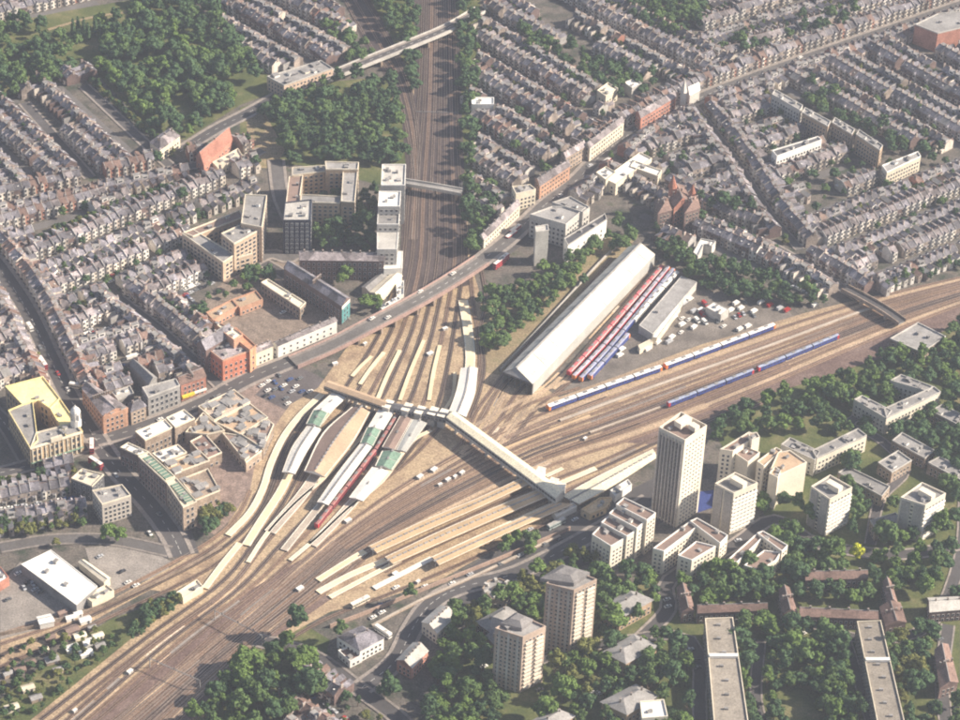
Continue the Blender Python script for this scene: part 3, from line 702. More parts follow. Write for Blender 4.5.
bld('supermarket', 'long pale roofed store behind the high road', 'shop building', [([(604, 178), (640, 152), (652, 158), (616, 184)], 9, {}), ([(634, 160), (662, 170), (658, 176), (630, 166)], 9, {}), ([(596, 172), (606, 166), (616, 172), (606, 180)], 11, {})], wall=CREAM, roof=WHITE, spacing=4, lm='pale roofed store')
bld('town_house', 'cream cube shaped villa standing alone below the tree belt', 'villa', [([(597, 90), (608, 82), (618, 88), (606, 96)], 10, {'clutter': 2})], wall=CREAM, roof=CREAM, spacing=3)
bld('hall', 'white roofed hall beside the far end of the high road', 'hall', [([(624, 82), (634, 78), (642, 83), (632, 88)], 8, {})], wall=LGREY, roof=WHITE, win=False)
bld('brick_terrace', 'red brick terrace lining the upper high road', 'mansion block', [([(636, 112), (672, 92), (676, 97), (641, 118)], 11, {'rooftype': 'gable', 'rise': 3, 'clutter': 9})], wall=BRICKR, roof=SLATE2, spacing=3, lm='upper red brick terrace')
r, o, _ = bld('church', 'church with a thin pale steeple beside the high road', 'church', [([(686, 88), (696, 84), (700, 90), (690, 95)], 9, {'rooftype': 'gable', 'rise': 4, 'clutter': 0})], wall=LGREY, roof=WHITE, lm='steepled church', win=False)
mb = MB(); c = P(683, 100, 10) - np.array([o[0], o[1], 0]); mb.box((c[0], c[1], 8), (4, 4, 17), LGREY); mb.tube((c[0], c[1], 16.5), (c[0], c[1], 27), 2.6, LGREY, 4, .1); part(r, mb, 'steeple')
r, o, _ = bld('victorian_hospital', 'dark red Victorian institution with turrets and pale window bays', 'institution', [
   ([(655, 200), (668, 196), (672, 210), (658, 214)], 14, {'rooftype': 'hip', 'rise': 4}), ([(668, 194), (684, 186), (690, 200), (674, 208)], 15, {'rooftype': 'gable', 'rise': 5, 'wall': BRICKR}), ([(682, 200), (697, 196), (700, 208), (685, 213)], 14, {'rooftype': 'hip', 'rise': 4})],
   wall=BRICKD, roof=TILE, spacing=2.6, fr=CREAM, lm='dark red institution', clutter=4)
mb = MB(); c = P(672, 192, 18) - np.array([o[0], o[1], 0])
mb.box((c[0], c[1], 11), (4.5, 4.5, 22), BRICKR); mb.tube((c[0], c[1], 22), (c[0], c[1], 31), 3.2, TILER, 8, .1); part(r, mb, 'turret')
mb = MB(); c = P(692, 196, 16) - np.array([o[0], o[1], 0]); mb.box((c[0], c[1], 9), (3.5, 3.5, 19), BRICKR); mb.tube((c[0], c[1], 18.5), (c[0], c[1], 25), 2.4, TILER, 8, .1); part(r, mb, 'turret')
bld('hall', 'small building with a curved white roof edge and white dome', 'hall', [([(693, 252), (701, 238), (716, 241), (712, 246), (704, 244), (698, 256)], 7, {'clutter': 1})], wall=LGREY, roof=WHITE, win=False)
r, o, _ = bld('brick_works', 'big red brick block with a flat roof in the far corner', 'brick building', [
   ([(915, 24), (938, 13), (975, 10), (975, 24), (938, 33)], 16, {})], wall=BRICKR, roof=MGREY, pm=LGREY, spacing=30, lm='far red brick block', win=False)
bld('white_terrace', 'white fronted mansion terrace standing out in the far rows', 'mansion block', [([(772, 150), (818, 136), (822, 139.5), (777, 156)], 13, {'clutter': 5})], wall=WHITE, roof=DGREY, spacing=2.6, pm=WHITE, lm='white fronted far terrace')
bld('white_terrace', 'white topped terrace near the edge of the picture', 'mansion block', [([(882, 165), (918, 151), (921, 156), (887, 172)], 12, {'clutter': 5})], wall=CREAM, roof=MGREY, spacing=2.6, pm=WHITE, lm='white topped far terrace')
for i, (a, b) in enumerate([((772, 94), (800, 110)), ((802, 112), (828, 126)), ((832, 122), (852, 134)), ((856, 134), (880, 150))]):
    a = np.array(a, float); b = np.array(b, float)
    bld('mansion_block', ['tall pale mansion block farthest along the tree band', 'second tall mansion block along the tree band', 'third tall brown mansion block along the tree band', 'nearest tall mansion block along the tree band'][i], 'mansion block',
        [([tuple(a + [3, -5]), tuple(b + [3, -5]), tuple(b), tuple(a)], 15, {'clutter': 4})], wall=[LGREY, BROWNL, BRICK, BROWNL][i], roof=MGREY, spacing=2.6, lm=['', '', '', 'near mansion block'][i] or None, pm=LGREY, group='tall mansion blocks along the tree band')
bld('garage', 'white flat roofed annex beside the cutting trees', 'annex', [([(471, 97), (494, 97), (494, 104), (472, 104)], 9, {})], wall=WHITE, roof=WHITE, spacing=4)
bld('church', 'steep roofed red brick church at the edge of the park', 'church', [
   ([(196, 156), (226, 132), (232, 140), (204, 165)], 9, {'rooftype': 'gable', 'rise': 7, 'clutter': 1})], wall=BRICKR, roof=mat('church_tile', (.34, .16, .12), .15), spacing=4, lm='steep roofed red church')
bld('hall', 'cream flat roofed halls below the red church', 'hall', [([(212, 162), (238, 148), (243, 156), (218, 168)], 6, {'clutter': 5})], wall=CREAM, roof=CREAM, spacing=3)
bld('flats', 'four storey flats with a peach front at the park bridge', 'apartment block', [([(267, 76), (321, 60), (333, 68), (284, 85)], 11, {'clutter': 14})], wall=mat('peach_render', (.58, .44, .34), .1), roof=MGREY, spacing=3, lm='peach fronted flats', pm=LGREY)
bld('villa', 'pair of pale hipped villas by the church road', 'villa', [([(150, 142), (170, 128), (180, 136), (160, 150)], 9, {'rooftype': 'hip', 'rise': 3.5, 'clutter': 3})], wall=CREAM, roof=SLATE2, spacing=2.8)
# ------------------------------------------------------------------ residential towers (lower right)
def add_roof_house(r, o, pxc, h, sz, m, name='lift_house', ang=0.0):
    c = P(*pxc, h); mb = MB(); mb.box((0, 0, sz[2] / 2), sz, m); q = mb.build(name, r, (c[0] - o[0], c[1] - o[1], h - .9)); q.rotation_euler = (0, 0, ang)
def ribs(r, o, W, e, h, n, m, w=.5, d=.5, name='rib', z0=0, each=True):
    L = len(W); a = np.array(W[e]) - o; b = np.array(W[(e + 1) % L]) - o; dd = (b - a) / np.linalg.norm(b - a); nn = np.array([dd[1], -dd[0]]); t = math.atan2(dd[1], dd[0])
    for k in range(n):
        p = a + (b - a) * (k + .5) / n + nn * (d / 2 + .01)
        mb = MB(); mb.box((0, 0, h / 2), (w, d, h), m); q = mb.build(name, r, (p[0], p[1], z0)); q.rotation_euler = (0, 0, t)
def bands(r, o, W, e, h, storey, m, d=.35, hh=1.1, name='balcony', z0=.0, frac=(0, 1)):
    L = len(W); a = np.array(W[e]) - o; b = np.array(W[(e + 1) % L]) - o; a, b = a + (b - a) * frac[0], a + (b - a) * frac[1]
    ln = np.linalg.norm(b - a); dd = (b - a) / ln; nn = np.array([dd[1], -dd[0]]); t = math.atan2(dd[1], dd[0]); p = (a + b) / 2 + nn * (d / 2 + .01)
    mb = MB(); mb.box((0, 0, 0), (ln, d, hh), m); me = mb.mesh(name)
    for k in range(1, int(h / storey)): link(name, me, r, (p[0], p[1], z0 + k * storey), t)
def edge_facing(W, v):
    """index of the edge whose outward normal is nearest v"""
    best = None
    for i in range(len(W)):
        a = np.array(W[i]); b = np.array(W[(i + 1) % len(W)]); d = (b - a); L = np.linalg.norm(d); nn = np.array([d[1], -d[0]]) / L
        s = nn @ np.array(v)
        if best is None or s > best[0]: best = (s, i)
    return best[1]
r, o, Ws = bld('tower_block', 'tallest white residential tower with ribbed shaded face, beside the tracks', 'tower block', [
   ([(659, 427), (681, 411.5), (707, 425), (685, 440)], 62, {'clutter': 2, 'parapet': 2.2})], lm='tallest white tower', wall=PANELW, roof=BROWNR, storey=2.75, spacing=2.7, ww=.9, wh=1.1, pm=PANELW, cap=100)
W = Ws[0][0]
ribs(r, o, W, edge_facing(W, (-.7, -.7)), 59.5, 8, mat('pilaster', (.52, .47, .43), .05), .7, .9, 'pilaster'); e_ = edge_facing(W, (-.7, -.7))  # pilasters duller than the wall, left face's shade put into their colour
L_ = len(W); a = np.array(W[e_]) - o; b = np.array(W[(e_ + 1) % L_]) - o; dd = (b - a) / np.linalg.norm(b - a); nn = np.array([dd[1], -dd[0]])
for k in range(1, 8):
    p = a + (b - a) * k / 8 + nn * .08; mb = MB(); mb.box((0, 0, 29.5), (1.1, .16, 56), mat('recess_shade', (.14, .125, .125), .1)); q = mb.build('recess_shade_strip', r, (p[0], p[1], 0)); q.rotation_euler = (0, 0, math.atan2(dd[1], dd[0]))  # dark strips between the pilasters, recess shade painted on the left face
add_roof_house(r, o, (683, 423), 62, (9, 5, 3.4), PANELW, ang=.8); add_roof_house(r, o, (694, 428), 62, (4, 5, 3), PANELW, ang=.8)
e = edge_facing(W, (-.7, -.7)); 
for (px, hh, lab, lmn) in [
   ([(715, 483), (735, 472), (758, 482.5), (734, 493)], 30, 'eleven storey white tower directly beside the tallest tower', 'eleven storey white tower'),
   ([(811, 486), (830, 474.5), (852.5, 487), (830, 499)], 27, 'middle white tower of the three in a line', 'middle white tower'),
   ([(900.5, 497), (922, 482), (946, 493), (925.5, 505)], 27, 'white tower standing farthest along by the tree lined edge', 'edge white tower')]:
    r, o, Ws = bld('tower_block', lab, 'tower block', [(px, hh, {'clutter': 1, 'parapet': 1.2})], lm=lmn, wall=PANELW, roof=MGREY, storey=2.7, spacing=2.6, ww=1.3, wh=1.2, pm=PANELW, cap=100, group='eleven storey white towers')
    W = Ws[0][0]; e = edge_facing(W, (.7, -.7)); bands(r, o, W, e, hh - 1, 2.7, WHITE, .6, 1.3)
    e2 = edge_facing(W, (-.7, -.7)); ribs(r, o, W, e2, hh - 1.4, 2, mat('pier_shaded_render', (.37, .345, .33), .06), 5.0, .6, 'pier')  # wide grey piers cover the left face, its shade put into their colour
    cx = np.mean([p[0] for p in px]) + 3; cy = np.mean([p[1] for p in px]); add_roof_house(r, o, (cx, cy + 1), hh, (4, 9, 3.6), PANELW, ang=.85)
bld('flats', 'white horseshoe block with a blank gable behind the eleven storey tower', 'apartment block', [
   ([(720, 449), (749, 431.5), (758, 435), (733, 451)], 24, {}), ([(733, 451.5), (744, 445), (760, 452), (748, 462)], 21, {'win': False, 'wall': PANELW}), ([(748, 433), (757, 432), (760, 437), (752, 440)], 27, {'win': False})],
   lm='white horseshoe block', wall=PANELW, roof=BROWNR, spacing=2.8, pm=PANELW)
bld('flats', 'cream block with a huge blank sunlit end wall', 'apartment block', [
   ([(757, 461), (776, 447), (782, 450), (764, 466)], 21, {}), ([(778, 452), (790, 450), (807, 462), (779, 475), (770, 470)], 22, {'win': False}), ([(769, 473), (775, 466), (781, 470), (778, 478)], 23, {'win': False})],
   lm='cream block with the blank wall', wall=PANELW, roof=BROWNL, spacing=3, pm=PANELW)
r, o, Ws = bld('flats', 'stepped white terrace flats with sunken roof gardens near the footbridge', 'apartment block', [
   ([(616, 504), (624, 497), (656, 512.5), (647, 520)], 25, {}), ([(609, 513), (617, 506), (646, 520.5), (637, 528)], 22.5, {}), ([(601, 522), (610, 514.5), (638, 529), (627, 536)], 20, {}), ([(592, 534), (602, 524), (628, 536), (611, 546)], 18, {})],
   lm='stepped white flats', wall=PANELW, roof=BROWNR, spacing=2.6, storey=2.8, pm=WHITE, ww=1.2, wh=1.3)
r, o, Ws = bld('flats', 'white parapeted flats round a narrow court below the tallest tower', 'apartment block', [
   ([(653, 548), (689, 521.5), (699, 525), (664, 551)], 17, {}), ([(690, 520.5), (697, 517.5), (728, 535), (720, 543)], 18, {}), ([(678, 555), (696, 541), (716, 546), (692, 560)], 16, {})],
   lm='parapeted court flats', wall=PANELW, roof=BROWNR, spacing=2.6, storey=2.8, pm=WHITE, ww=1.2, wh=1.3, clutter=1)
bld('flats', 'low white ring of flats half hidden by trees beside the court flats', 'apartment block', [
   ([(727, 560), (757, 533), (764, 536), (737, 562)], 12, {}), ([(757, 532.5), (763, 530.5), (788, 545), (782, 551)], 13, {}), ([(744, 565), (764, 550), (781, 552), (776, 560), (760, 570)], 11, {})],
   lm='low white ring of flats', wall=PANELW, roof=BROWNR, spacing=2.6, storey=2.8, pm=WHITE, ww=1.2, wh=1.3, clutter=1)
for (px, hh, lab, lmn, cap_px) in [
   ([(546, 583), (565, 566), (597, 579), (574, 590)], 46, 'taller brown brick tower with a hipped metal crown', 'taller brown tower', [(540, 577), (562, 563), (590, 571), (574, 582)]),
   ([(495, 628), (518, 613), (546, 626), (523, 637)], 39, 'shorter brown brick tower nearest the camera', 'shorter brown tower', [(500, 622), (516, 611), (533, 618), (522, 627)])]:
    r, o, Ws = bld('tower_block', lab, 'tower block', [(px, hh, {'clutter': 2, 'parapet': 1.2})], lm=lmn, wall=TOWERB, roof=MGREY, storey=2.75, spacing=2.4, ww=1.2, wh=1.3, pm=TOWERB, cap=100, group='brown brick towers')
    W = Ws[0][0]; bands(r, o, W, edge_facing(W, (.6, -.8)), hh - 1, 2.75, PANELW, .8, 1.2, frac=(.12, .42)); bands(r, o, W, edge_facing(W, (.6, -.8)), hh - 1, 2.75, PANELW, .8, 1.2, frac=(.58, .9))
    ribs(r, o, W, edge_facing(W, (-.7, -.7)), hh - 1.3, 3, LGREY, 1.1, .5, 'pier')
    Cp = ccw([tuple(P(x, y, hh + 2)[:2] - o) for x, y in cap_px]); mb = MB(); CRN = mat('crown_lead', (.20, .19, .19), .12, .2); mb.prism(Cp, hh - 1.2, hh + 1.2, CRN); c = np.mean(Cp, axis=0); J = [tuple(c + (np.array(q) - c) * .45) for q in Cp]
    for i in range(4): mb.face([(*Cp[i], hh + 1.21), (*Cp[(i + 1) % 4], hh + 1.21), (*J[(i + 1) % 4], hh + 3.6), (*J[i], hh + 3.6)], CRN)
    mb.face([(*q, hh + 3.6) for q in J], CRN)
    part(r, mb, 'roof_crown')
pav = [([(600, 609), (630, 590), (652, 600), (620, 618)], 'topmost'), ([(604, 652), (634, 635), (657, 646), (626, 663)], 'middle'), ([(602, 702), (636, 685), (657, 696), (627, 714)], 'lowest')]
for px, wd in pav:
    bld('flats', f'{wd} of three grey roofed square blocks among trees', 'apartment block', [(px, 9.5, {'rooftype': 'hip', 'rise': 3.2, 'clutter': 3, 'overhang': .8})], wall=BROWNL, roof=MGREY, spacing=2.8, lm=f'{wd} grey square block', group='grey roofed square blocks')
bld('flats', 'white flat roofed stair block at the lowest square block', 'apartment block', [([(640, 701), (664, 699), (668, 716), (642, 718)], 12, {})], wall=PANELW, roof=WHITE, spacing=3)
bld('flats', 'grey hipped block cut off by the bottom edge', 'apartment block', [([(530, 722), (555, 708), (575, 716), (552, 730)], 9, {'rooftype': 'hip'})], wall=BROWNL, roof=MGREY, spacing=3)
bld('flats', 'low grey roofs joining the two brown towers', 'low block', [([(476, 622), (506, 606), (516, 612), (490, 632)], 7, {'rooftype': 'hip'}), ([(486, 636), (496, 628), (508, 640), (496, 646)], 6, {'rooftype': 'hip'})], wall=BRICKD, roof=MGREY, spacing=3)
r, o, _ = bld('round_centre', 'round pavilion with a ring of pale rooflights beside the brown tower', 'community centre', [([(482, 588), (488, 580), (500, 578), (511, 583), (512, 592), (504, 599), (492, 599)], 6, {'clutter': 0})], wall=BRICK, roof=MGREY, spacing=2.6, lm='round pavilion')
for k in range(7):
    t = k * math.tau / 7; mb = MB(); mb.box((0, 0, .7), (2.6, 1.6, 1.4), LGREY); q = mb.build('rooflight', r, (7.2 * math.cos(t), 7.2 * math.sin(t), 5.2)); q.rotation_euler = (0, 0, t)
mb = MB(); mb.tube((0, 0, 5), (0, 0, 8), 4, BROWNL, 12, 1); part(r, mb, 'cone_roof')
for px, lab, lmn, splits in [([(705, 618), (733, 617), (752, 745), (716, 745)], 'long slab block with a pale flat roof nearest the square blocks', 'first long slab', (656,)), ([(857, 621), (881, 620), (908, 735), (880, 735)], 'long slab block with a pale flat roof between two tree belts', 'second long slab', (660,))]:
    r, o, Ws = bld('slab_block', lab, 'apartment block', [(px, 13, {'clutter': 0})], lm=lmn, wall=BRICK, roof=mat('slab_roof', (.27, .24, .205), .12), storey=2.8, spacing=2.8, pm=CREAM, cap=100)
    W = Ws[0][1]
    for s_ in splits:
        a = P(px[0][0] + (px[3][0] - px[0][0]) * (s_ - px[0][1]) / (px[3][1] - px[0][1]), s_, 13)[:2] - o; b = P(px[1][0] + (px[2][0] - px[1][0]) * (s_ - px[1][1]) / (px[2][1] - px[1][1]), s_, 13)[:2] - o
        m = (a + b) / 2; mb = MB(); mb.box((m[0], m[1], 13.2), (np.linalg.norm(b - a) * .95, 2.2, 1.6), WHITE, math.atan2(b[1] - a[1], b[0] - a[0])); part(r, mb, 'roof_divider')
    for k in range(9):
        f = (k + .5) / 9; a = (np.array(P(*px[0], 13)[:2]) * (1 - f) + np.array(P(*px[3], 13)[:2]) * f); b = (np.array(P(*px[1], 13)[:2]) * (1 - f) + np.array(P(*px[2], 13)[:2]) * f); m = (a + b) / 2 - o
        mb = MB(); mb.box((0, 0, .6), (2.2, 1.2, 1.2), MGREY, 0); q = mb.build('roof_vent', r, (m[0] + random.uniform(-2, 2), m[1], 12.1))
rowlab = [('brown roofed long row closing the first slab', [(697, 605), (766, 604), (767, 610), (698, 613)]), ('brown roofed long row closing the second slab', [(800, 607), (876, 611), (878, 619), (800, 616)]),
          ('narrow dark house end-on beside the court flats', [(677, 588), (688, 586), (694, 610), (682, 612)]), ('tall purple-brown house end-on between the long rows', [(779, 590), (789, 588), (797, 612), (783, 614)]),
          ('red-brown house pointing at the second slab', [(883, 582), (890, 580), (897, 602), (888, 604)]), ('wide low block right of the second slab', [(880, 607), (900, 603), (906, 622), (886, 626)]),
          ('grey-white roofed row at the picture edge', [(928, 598), (975, 596), (978, 608), (930, 612)]), ('dark house near the picture corner', [(935, 650), (948, 645), (958, 682), (940, 688)]),
          ('long brown roof behind the yellow tree', [(806, 571), (865, 570), (868, 578), (806, 580)])]
for lab, px in rowlab:
    bld('row_of_flats', lab, 'low block', [(px, 8, {'rooftype': 'gable', 'rise': 3, 'clutter': 4})], wall=BRICKD, roof=LGREY if 'grey-white' in lab else TILE, spacing=2.8, lm=None)
bld('flats', 'three sided white banded estate block beside the railway trees', 'apartment block', [
   ([(854, 399), (862, 395), (892, 410), (886, 418)], 12, {}), ([(886.5, 418), (941, 391.5), (934, 386), (884, 408)], 12.3, {'wall': PANELW}), ([(890, 380), (901, 374), (933, 386), (928, 391)], 12, {})],
   lm='three sided estate block', wall=LGREY, roof=MGREY, spacing=2.8, clutter=6, pm=LGREY)
bld('flats', 'L-shaped white banded estate block behind the middle tower', 'apartment block', [
   ([(781, 444), (790, 437), (820, 451), (815, 460)], 12, {}), ([(817, 458), (867, 435), (858, 428), (812, 450)], 12.3, {'wall': PANELW})],
   lm='L-shaped estate block', wall=LGREY, roof=MGREY, spacing=2.8, clutter=6, pm=LGREY)
for lab, px in [('long low grey block beside the middle tower', [(838, 472), (848, 466), (890, 486), (882, 496)]), ('low grey block facing the edge tower', [(892, 440), (902, 432), (935, 450), (925, 458)]),
                ('small grey block between two tree clumps', [(878, 462), (898, 450), (912, 460), (892, 472)]), ('grey block behind the edge tower', [(928, 462), (940, 456), (975, 474), (965, 482)]),
                ('brown low block beside the edge tower', [(870, 520), (896, 512), (902, 522), (876, 530)]), ('grey block at the edge below the cutting', [(930, 410), (942, 404), (975, 420), (965, 428)]),
                ('terrace of balconied flats by the far railway bend', [(890, 338), (918, 322), (946, 336), (922, 352)])]:
    bld('row_of_flats', lab, 'low block', [(px, 8.5, {'clutter': 4})], wall=BRICK, roof=MGREY, spacing=2.8, pm=LGREY)
# bottom centre villas
bld('pub', 'white rendered house with dark dormer roofs inside the road bend', 'house', [
   ([(337, 636), (362, 626), (384, 638), (360, 651)], 8, {'rooftype': 'hip', 'rise': 3, 'clutter': 2}), ([(338, 650), (350, 646), (362, 655), (350, 661)], 5, {'roof': TILE})], wall=WHITE, roof=SLATE, lm='white house in the road bend', spacing=2.8)
bld('villa', 'ornate pale gabled villa beside the bending road', 'villa', [([(422, 622), (440, 606), (456, 616), (437, 633)], 8, {'rooftype': 'gable', 'rise': 3, 'clutter': 5})], wall=CREAM, roof=LGREY, spacing=2.6, lm='ornate gabled villa')
bld('villa', 'grey roofed brick villa below the ornate one', 'villa', [([(397, 660), (413, 643), (428, 651), (412, 668)], 8, {'rooftype': 'gable', 'rise': 3, 'clutter': 5})], wall=BRICKR, roof=LGREY, spacing=2.6, lm='grey roofed brick villa')
# railway depot
def shed():
    h = 8.5; Lp = [(503, 372), (628, 247)]; Rp = [(532.5, 384), (655, 254.5)]; rg = [(516.5, 368), (641, 243.5)]
    a0, a1 = P(*Lp[0], h), P(*Lp[1], h); b0, b1 = P(*Rp[0], h), P(*Rp[1], h); m0, m1 = P(*rg[0], h + 3.4), P(*rg[1], h + 3.4)
    org = (a0 + b1) / 2; org[2] = 0
    root = empty('train_shed', org); tag(root, 'very long white roofed carriage shed, cream sunlit side and grey shaded side', 'train shed'); LM.append(('long white shed', org[0], org[1]))
    A0, A1, B0, B1, M0, M1 = [q - org for q in (a0, a1, b0, b1, m0, m1)]
    occ_poly([a0[:2], b0[:2], b1[:2], a1[:2]])
    mb = MB()
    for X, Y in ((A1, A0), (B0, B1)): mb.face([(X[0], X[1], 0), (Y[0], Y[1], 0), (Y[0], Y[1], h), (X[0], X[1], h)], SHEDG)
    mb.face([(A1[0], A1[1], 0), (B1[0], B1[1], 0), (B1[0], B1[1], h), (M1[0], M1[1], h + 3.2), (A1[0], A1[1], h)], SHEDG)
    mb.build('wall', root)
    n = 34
    for (E0, E1, m, nm) in ((A0, A1, SHEDG, 'roof'), (B0, B1, SHEDW, 'roof')):  # left slope's shade is put into a greyer roof and rooflight colour
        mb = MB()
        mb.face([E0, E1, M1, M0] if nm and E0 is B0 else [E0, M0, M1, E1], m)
        for k in range(n + 1):
            f = k / n; p = E0 + (E1 - E0) * f + [0, 0, .1]; q = M0 + (M1 - M0) * f + [0, 0, .1]; d = (E1 - E0) / np.linalg.norm(E1 - E0) * .25
            mb.face([p - d, p + d, q + d, q - d], MGREY if k % 4 == 0 else m)
            if k < n and k % 3 == 1:
                p2 = E0 + (E1 - E0) * ((k + 1) / n) + [0, 0, .06]; q2 = M0 + (M1 - M0) * ((k + 1) / n) + [0, 0, .06]; p1, q1 = p - [0, 0, .04], q - [0, 0, .04]
                a_, b_, c_, d_ = p1 * .75 + q1 * .25, p2 * .75 + q2 * .25, p2 * .3 + q2 * .7, p1 * .3 + q1 * .7
                mb.face([a_, b_, c_, d_], mat('shed_rooflight', (.52, .52, .49), .1, .1, .5) if m is SHEDW else mat('shed_rooflight_shaded', (.27, .28, .28), .1, .1, .5))
        mb.build(nm, root)
    mb = MB(); w = (M1 - M0); t = math.atan2(w[1], w[0]); c = (M0 + M1) / 2; mb.box((c[0], c[1], h + 3.5), (np.linalg.norm(w), 1.4, .5), LGREY, t); mb.build('ridge_vent', root)
    # portal at the near end
    d = (A1 - A0) / np.linalg.norm(A1 - A0)
    for k in range(6):
        p = A0 + (B0 - A0) * k / 5 + d * .5; mb = MB(); mb.box((0, 0, h / 2), (.5, .5, h), DGREY); mb.build('portal_column', root, (p[0], p[1], 0))
    mb = MB(); p = (A0 + B0) / 2 + d * .4; v = B0 - A0; mb.box((p[0], p[1], h - .6), (np.linalg.norm(v), .4, 1.2), DGREY, math.atan2(v[1], v[0]))
    mb.face([A0 + d * .3, B0 + d * .3, M0 + d * .3], MGREY); mb.build('portal_beam', root)
shed()
bld('depot_shed', 'grey flat roofed depot building parallel to the parked trains', 'depot building', [([(639, 325), (681, 276), (697, 282), (653, 334)], 6, {'parapet': .3, 'clutter': 1}),
    ([(652, 337), (677, 303), (681, 305), (657, 338)], 5, {'roof': WHITE, 'wall': CREAM, 'parapet': .2, 'clutter': 0})], wall=LGREY, roof=MGREY, win=False, lm='grey depot building', pm=LGREY)
bld('depot_shed', 'small white roofed workshop in the depot yard', 'depot building', [([(706, 307), (714, 302), (729, 309), (721, 315)], 6, {'parapet': .3})], wall=LGREY, roof=WHITE, win=False, lm='white roofed workshop')
bld('depot_hut', 'pale low roof strip running beside the depot building', 'depot building', [([(638, 345), (650, 339), (653, 342), (640, 349)], 4, {'parapet': .2, 'clutter': 0})], wall=CREAM, roof=CREAM, win=False)

# ================================================================== BRIDGES
def bridge(label, pxs, w, z_extra=None, parapet=(mat('pink_brick', (.36, .25, .22), .1), 1.2), piers=(), name='road_bridge', m=ASPHALT, thick=1.2, lm=None, pave=2.2, mark=True):
    pts = pxline(pxs, 0, 5); org = pts[len(pts) // 2].copy(); org[2] = 0
    root = empty(name, org); tag(root, label, 'bridge')
    L = [p - org for p in pts]
    mb = MB(); a, b = offset(L, -w / 2), offset(L, w / 2)
    dn = [0, 0, -thick]
    strip(mb, a, b, m); strip(mb, [q + dn for q in a], a, MGREY); strip(mb, b, [q + dn for q in b], MGREY); strip(mb, [q + dn for q in b], [q + dn for q in a], MGREY)
    mb.build('deck', root)
    if pave:
        mb = MB(); strip(mb, a, offset(L, -w / 2 + pave), PAVE, .13); strip(mb, offset(L, w / 2 - pave), b, PAVE, .13); mb.build('footway', root)
    if mark:
        mb = MB()
        for i in range(0, len(L) - 1):
            d = L[i + 1] - L[i]; l = np.linalg.norm(d)
            for k in range(int(l / 7)):
                p = L[i] + d * (k * 7 / l); q = L[i] + d * ((k * 7 + 3) / l); nn = np.array([-d[1], d[0], 0]) / l * .12
                mb.face([p - nn + [0, 0, .03], q - nn + [0, 0, .03], q + nn + [0, 0, .03], p + nn + [0, 0, .03]], WHITE)
        mb.build('lane_marking', root)
    pm, ph = parapet
    for s_ in (-1, 1):
        i0, i1 = offset(L, s_ * (w / 2)), offset(L, s_ * (w / 2 + .6)); up = [0, 0, ph]
        mb = MB(); dn2 = [0, 0, -thick]
        strip(mb, [q + up for q in i0], [q + up for q in i1], pm) if s_ > 0 else strip(mb, [q + up for q in i1], [q + up for q in i0], pm)
        strip(mb, i0, [q + up for q in i0], pm); strip(mb, [q + up for q in i1], [q + dn2 for q in i1], pm)
        mb.build('parapet', root)
    for f in piers:
        i = int(f * (len(L) - 1)); p = L[i]; d = L[min(i + 1, len(L) - 1)] - L[max(0, i - 1)]; t = math.atan2(d[1], d[0])
        mb = MB(); mb.box((p[0], p[1], p[2] / 2 - .6), (1.6, w * .9, p[2] - 1.15), BRICK, t); mb.build('pier', root)
    if lm: LM.append((lm, org[0], org[1]))
    OCR.append(([(p[0], p[1]) for p in pts], w / 2 + 1))
    return root
bridge('wide road bridge with pinkish brick parapets over the station tracks', [(293, 362, 1.5), (330, 346, 4), (370, 325, 6.5), (405, 307, 7), (445, 284, 7), (482, 260, 5.5)], 11, piers=(.35, .45, .55, .65, .75), lm='wide road bridge', thick=1.4, m=mat('dusty_asphalt', (.16, .148, .14), .12, .05, .9, fine=.12))
bridge('far road bridge crossing both railway cuttings above the park', [(285, 92, 3), (320, 80, 5), (370, 60, 6.5), (410, 44, 7), (448, 28, 6), (480, 10, 3)], 8.5, parapet=(LGREY, 1.2), piers=(.2, .45, .7), lm='far road bridge')
bridge('narrow footbridge over the cutting beside the tall stepped block', [(404, 182, 6), (435, 187, 6.5), (462, 192, 6)], 5, parapet=(LGREY, 1.2), piers=(.1, .5, .9), lm='narrow cutting footbridge', name='foot_bridge', m=MGREY, pave=0, mark=False)
bridge('short bridge where the right hand lines meet the cross street', [(845, 288, 4), (868, 300, 5), (888, 312, 5), (902, 322, 4)], 6, parapet=(BRICK, 1.3), piers=(.3, .7), name='road_bridge', lm='short far bridge', mark=False, pave=0)
